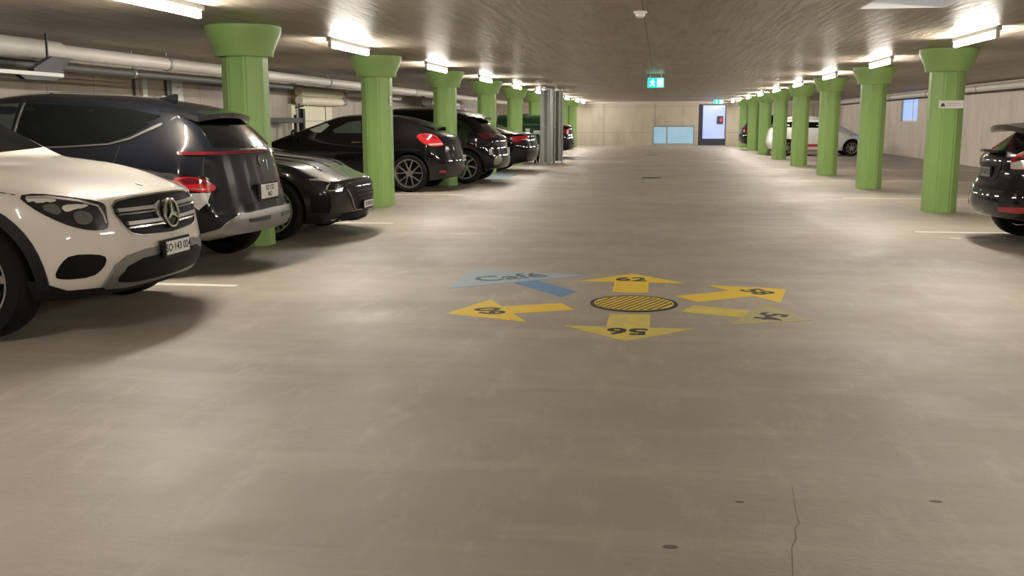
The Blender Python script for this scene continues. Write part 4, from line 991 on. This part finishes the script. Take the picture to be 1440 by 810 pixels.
# left hanging strip with black bracket
r = empty('hanging_rail', (-6.75, 7.0, 1.82))
bm = bmesh.new(); box(bm, -.03, .03, 0, 3.55, -.022, .022, .005); link('white_rail', bm, M['whitebox'], r)
bm = bmesh.new(); box(bm, -.035, .035, 3.0, 3.55, .022, .05); prism(bm, [(-.035, 3.0, .05), (-.035, 3.35, .20), (-.035, 3.75, .20), (-.035, 3.5, .05)], (.07, 0, 0)); prism(bm, [(-.03, 2.75, -.024), (-.03, 3.5, -.024), (-.03, 3.35, -.07), (-.03, 2.85, -.07)], (.06, 0, 0)); box(bm, -.01, .01, 3.3, 3.32, .1, HC-1.822)
link('bracket', bm, M['blackmetal'], r)
bm = bmesh.new(); box(bm, -.01, .01, .6, .62, .02, HC-1.822); link('hanger', bm, M['blackmetal'], r)
tag(r, 'white rail on a black ceiling bracket at the upper left', 'rail')

# things fixed to the left wall
X = XW0
def wallbox(name, y0, y1, z0, z1, d, mat, label, cat, extra=None):
    r = empty(name, (X, (y0+y1)/2, z0)); h_ = (y1-y0)/2
    bm = bmesh.new(); box(bm, .001, d, -h_, h_, 0, z1-z0, .004); link('cover', bm, mat, r)
    if extra: extra(r, h_, z1-z0, d)
    tag(r, label, cat); return r
def screws(r, h_, hh, d):
    bm = bmesh.new()
    for z in (.12, .5, .8): tube(bm, (d-.001, 0, hh*z), (d+.004, 0, hh*z), .012, 10)
    link('screw', bm, M['galv'], r)
wallbox('wall_board', 17.55, 17.98, 1.15, 2.12, .04, M['whitebox'], 'upright white board screwed to the left wall', 'board', screws)
wallbox('wall_board', 16.45, 16.62, 1.5, 2.05, .06, M['tubecase'], 'narrow white casing on the left wall, left of the upright board', 'casing')
wallbox('switch_box', 16.95, 17.75, 1.45, 1.76, .16, M['whitebox'], 'white box on the left wall just above the anthracite car roof', 'box')
for (yy, lab) in ((16.22, 'thin dark conduit on the left wall, left of the white casing'), (17.35, 'thin dark conduit on the left wall, beside the upright white board')):
    r = empty('wall_conduit', (X, yy, .4)); bm = bmesh.new(); tube(bm, (.03, 0, 0), (.03, 0, 1.75), .022, 10); link('conduit_tube', bm, M['darkpipe'], r, smooth=True, angle=.6); tag(r, lab, 'conduit')
# dark post with arm (barrier) left wall
r = empty('barrier_post', (X+.5, 22.9, 0))
bm = bmesh.new(); box(bm, -.06, .06, .10, .24, 0, 1.60, .006); link('post', bm, M['blackmetal'], r)
bm = bmesh.new(); box(bm, -.03, .03, -.30, -.22, .0, 1.45, .006); link('post', bm, M['blackmetal'], r)
bm = bmesh.new(); box(bm, -.05, .05, -2.2, .2, 1.26, 1.38, .01); link('arm', bm, M['blackmetal'], r)
bm = bmesh.new(); tube(bm, (0, -.22, 1.62), (0, .28, 1.66), .02, 10); tube(bm, (0, .0, 1.3), (0, .0, 1.72), .016, 10); link('hook', bm, M['blackmetal'], r)
tag(r, 'black metal post with a horizontal arm by the left wall', 'barrier')
bm = bmesh.new(); tube(bm, (X+.001, 22.15, 1.52), (X+.03, 22.15, 1.52), .075, 20); tag(link('wall_disc', bm, M['whitebox'], smooth=True, angle=.5), 'small round white disc on the left wall above the black arm', 'marker')
# cream cladding with two wrapped pipes
r = empty('wall_cladding', (X, 25.2, 0))
bm = bmesh.new(); box(bm, .001, .10, -1.75, 1.3, .0, 1.72, .004); link('panel', bm, M['cream'], r)
bm = bmesh.new(); box(bm, .10, .11, .72, .75, .0, 1.7); box(bm, .10, .11, -1.7, 1.3, 1.3, 1.31); link('joint', bm, M['darkpipe'], r)
tag(r, 'cream wall cladding below two wrapped pipes on the left wall', 'cladding')
for z, lab in ((2.02, 'upper one of two cream wrapped pipes on the left wall'), (1.80, 'lower one of two cream wrapped pipes on the left wall')):
    r = empty('wrapped_pipe', (X+.30, 25.2, z)); bm = bmesh.new(); tube(bm, (0, -1.75, 0), (0, 1.45, 0), .105, 20); link('wrap', bm, M['cream'], r, smooth=True, angle=.6)
    bm = bmesh.new(); tube(bm, (0, 1.45, 0), (0, 1.80, 0), .105, 20, r2=.085); tube(bm, (0, 1.80, 0), (0, 1.90, -.0), .07, 16); link('end_cap', bm, M['galv'], r, smooth=True, angle=.6)
    tag(r, lab, 'pipe')
bm = bmesh.new(); box(bm, X+.001, X+.14, 23.72, 23.84, 0, HC); tag(link('wall_rib', bm, M['wallx']), 'narrow concrete rib on the left wall before the cream cladding', 'rib')
r = empty('elbow_pipe', (X+.6, 28.3, 2.02)); bm = bmesh.new()
path_tube(bm, [(-.5, -.5, .06), (-.1, -.45, .05), (.2, -.2, 0), (.32, .25, -.02), (.36, 1.2, -.02), (.36, 2.2, 0)], .085, 16); link('bend', bm, M['whitebox'], r, smooth=True, angle=.8)
tag(r, 'white pipe elbow turning along the left wall behind the second green column', 'pipe')
for (xx, yy, rad, h0, lab) in ((X+.35, 36.2, .07, 0, 'dark vertical downpipe on the left wall before the third green column'), (-7.2, 33.6, .11, 0, 'thick dark vertical post right of the third green column')):
    r = empty('downpipe', (xx, yy, 0)); bm = bmesh.new(); tube(bm, (0, 0, 0), (0, 0, HC), rad, 14); link('pipe_section', bm, M['darkpipe'], r, smooth=True, angle=.6)
    bm = bmesh.new(); tube(bm, (0, 0, 1.0), (0, 0, 1.06), rad+.012, 14); link('pipe_clamp', bm, M['galv'], r, smooth=True, angle=.6); tag(r, lab, 'downpipe')
r = empty('downpipe', (XW1-.20, 50.4, 0)); bm = bmesh.new(); tube(bm, (0, 0, 0), (0, 0, HC), .07, 14); link('pipe_section', bm, M['darkpipe'], r, smooth=True, angle=.6)
bm = bmesh.new(); tube(bm, (0, 0, 1.0), (0, 0, 1.06), .082, 14); link('pipe_clamp', bm, M['galv'], r, smooth=True, angle=.6); tag(r, 'dark vertical downpipe on the far right wall', 'downpipe')
# ventilation ducts, far left
for (y0, y1, z, lab) in ((34.5, 39.5, 1.98, 'grey ventilation duct by the far left wall, upper one'), (36.0, 39.0, 1.68, 'grey ventilation duct by the far left wall, lower one')):
    r = empty('ventilation_duct', (X+.9, y0, z)); bm = bmesh.new(); box(bm, -.2, .2, 0, y1-y0, -.11, .11, .01); link('duct_body', bm, M['galv'], r)
    bm = bmesh.new()
    for q_ in (.3, (y1-y0)/2, y1-y0-.3): box(bm, -.22, .22, q_, q_+.05, -.13, .13)
    link('flange', bm, M['tubecase'], r); tag(r, lab, 'duct')
r = empty('vent_elbow', (X+1.6, 37.5, 1.55)); bm = bmesh.new(); box(bm, -.1, .6, -.1, .1, .22, .36, .01); box(bm, -.1, .08, -.1, .1, -.08, .25, .01); link('duct_body', bm, M['whitebox'], r); tag(r, 'white angular duct piece between the third and fourth green columns', 'duct')

# green waste container
r = empty('waste_container', (-4.30, 30.75, 0)); G = M['cgreen']
bm = bmesh.new()
A = [(-.60, -.42, .20), (.60, -.42, .20), (.60, .42, .20), (-.60, .42, .20)]; B = [(-.68, -.52, 1.14), (.68, -.52, 1.14), (.68, .52, 1.14), (-.68, .52, 1.14)]
vs = [bm.verts.new(p) for p in A+B]
for f_ in ((0, 3, 2, 1), (4, 5, 6, 7), (0, 1, 5, 4), (1, 2, 6, 5), (2, 3, 7, 6), (3, 0, 4, 7)): bm.faces.new([vs[i] for i in f_])
bmesh.ops.bevel(bm, geom=bm.edges[:], offset=.03, segments=3, affect='EDGES'); link('bin_body', bm, G, r, smooth=True, angle=.7)
bm = bmesh.new(); box(bm, -.72, .72, -.56, .56, 1.12, 1.19, .015); link('bin_collar', bm, G, r)
bm = bmesh.new(); n_ = 12
pts = [(-.70, -.50+1.0*i/n_, 1.19+.28*math.sin(PI*i/n_)) for i in range(n_+1)]
prism(bm, pts, (1.40, 0, 0)); link('lid', bm, pr('container_lid_green', (.028, .062, .03), .95, spec=.0, noise=.1), r, smooth=True, angle=.5)
for (xx, zz) in ((0, .86), (0, .52)):
    bm = bmesh.new(); box(bm, -.64, .64, -.535+.06*(.86-zz), -.46, zz, zz+.035, .008); link('reinforcing_rib', bm, G, r)
for (a, b, c_, d_) in ((.22, .35, .80, 1.06), (.46, .66, .86, 1.0)):
    bm = bmesh.new(); box(bm, a, b, -.520, -.47, c_, d_, .006); link('sticker', bm, M['sticker'], r)
for sx in (-1, 1):
    for sy in (-1, 1):
        bm = bmesh.new(); tube(bm, (sx*.5-.025, sy*.36, .10), (sx*.5+.025, sy*.36, .10), .10, 20); box(bm, sx*.5-.04, sx*.5+.04, sy*.36-.03, sy*.36+.03, .10, .24, .005); link('wheel', bm, M['rubber'], r, smooth=True, angle=.6)
    bm = bmesh.new(); tube(bm, (sx*.70, -.25, 1.0), (sx*.70, .25, 1.0), .025, 12); link('handle', bm, M['blackmetal'], r, smooth=True, angle=.6)
tag(r, 'green wheeled waste container with white stickers beside the folded steel panels', 'waste container')

# folded steel panels from floor to ceiling
for i, (x, y, a, w_, mt, lab) in enumerate(((-3.40, 29.75, 62, .30, 'galv', 'nearest of the folded grey steel panels beside the waste container'), (-3.29, 30.20, 118, .28, 'galv', 'middle one of the folded grey steel panels'), (-3.17, 30.75, 66, .34, 'galv', 'farthest of the folded grey steel panels, facing the aisle'))):
    r = empty('folding_panel', (x, y, 0), math.radians(a-90+25))
    bm = bmesh.new()
    n_ = 3
    pts = []
    for j in range(n_+1): pts.append((-w_/2+w_*j/n_, .018*(1 if j % 2 else -1)))
    fr = [(p[0], p[1]+.012, .05) for p in pts]+[(p[0], p[1]-.012, .05) for p in pts[::-1]]
    prism(bm, fr, (0, 0, HC-.12)); link('corrugated_sheet', bm, M[mt], r)
    bm = bmesh.new(); box(bm, -w_/2-.02, -w_/2+.02, -.03, .03, .0, HC-.03, .004); link('edge_post', bm, M['galv'], r)
    bm = bmesh.new(); box(bm, w_/2-.02, w_/2+.02, -.03, .03, .0, HC-.03, .004); link('edge_post', bm, M['galv'], r)
    bm = bmesh.new(); box(bm, -w_/2, w_/2, -.02, .02, 1.08, 1.11); link('cross_bar', bm, M['galv'], r)
    tag(r, lab, 'steel panel')
r = empty('ceiling_track', (-3.40, 30.2, HC)); bm = bmesh.new(); box(bm, -.04, .04, -1.1, 1.3, -.05, 0, .004); link('track', bm, M['galv'], r); tag(r, 'steel ceiling track above the folded panels', 'track')

# sign on the first visible right column and notice on second left column
r = empty('column_sign', (3.985, YC0+S-.235, 1.505))
bm = bmesh.new(); box(bm, -.165, .165, -.012, 0, -.055, .055, .003); link('sign_plate', bm, M['whitebox'], r)
bm = bmesh.new(); box(bm, -.135, -.085, -.015, -.012, -.022, .0); box(bm, -.125, -.095, -.015, -.012, 0, .016); tube(bm, (-.125, -.015, -.024), (-.125, -.012, -.024), .009, 10); tube(bm, (-.095, -.015, -.024), (-.095, -.012, -.024), .009, 10); link('car_pictogram', bm, M['ink'], r)
bm = bmesh.new(); box(bm, -.055, .11, -.0135, -.012, .008, .020); box(bm, -.055, .08, -.0135, -.012, -.018, -.008); link('faint_text_lines', bm, M['pipe'], r)
tag(r, 'small white sign with a dark car pictogram on the nearest visible right column', 'sign')
r = empty('column_notice', (XL+.226, YC0+S-.06, 1.60)); bm = bmesh.new(); box(bm, 0, .010, -.05, .05, -.075, .075, .002); link('notice_plate', bm, M['whitebox'], r)
bm = bmesh.new(); box(bm, .010, .012, -.03, .03, .0, .05); box(bm, .010, .012, -.03, .03, -.05, -.03); link('notice_print', bm, M['pipe'], r); tag(r, 'small white notice on the aisle side of the second green column', 'sign')
# sign on the end wall door
r = empty('door_sign', (3.02, Y1-.02, 1.30)); bm = bmesh.new(); box(bm, -.17, .15, 0, .02, -.20, .20, .005); link('sign_plate', bm, M['ink'], r)
bm = bmesh.new(); box(bm, -.02, .10, -.004, 0, -.10, .12); link('red_symbol', bm, M['signred'], r); tag(r, 'dark square sign with a red symbol on the end wall door', 'sign')

# ------------------------------------------------------------------ world and view
wd = bpy.data.worlds.new('world'); scene.world = wd; wd.use_nodes = True
wd.node_tree.nodes['Background'].inputs[0].default_value = (.5, .6, .8, 1); wd.node_tree.nodes['Background'].inputs[1].default_value = .3
vs_ = scene.view_settings; scene.display_settings.display_device = 'sRGB'
vs_.view_transform = 'Standard'; vs_.look = 'None'; vs_.gamma = 1; vs_.use_curve_mapping = False; vs_.exposure = 0.0
scene.cycles.max_bounces = 8; scene.cycles.diffuse_bounces = 5; scene.cycles.use_denoising = True
scene.cycles.sample_clamp_indirect = 6
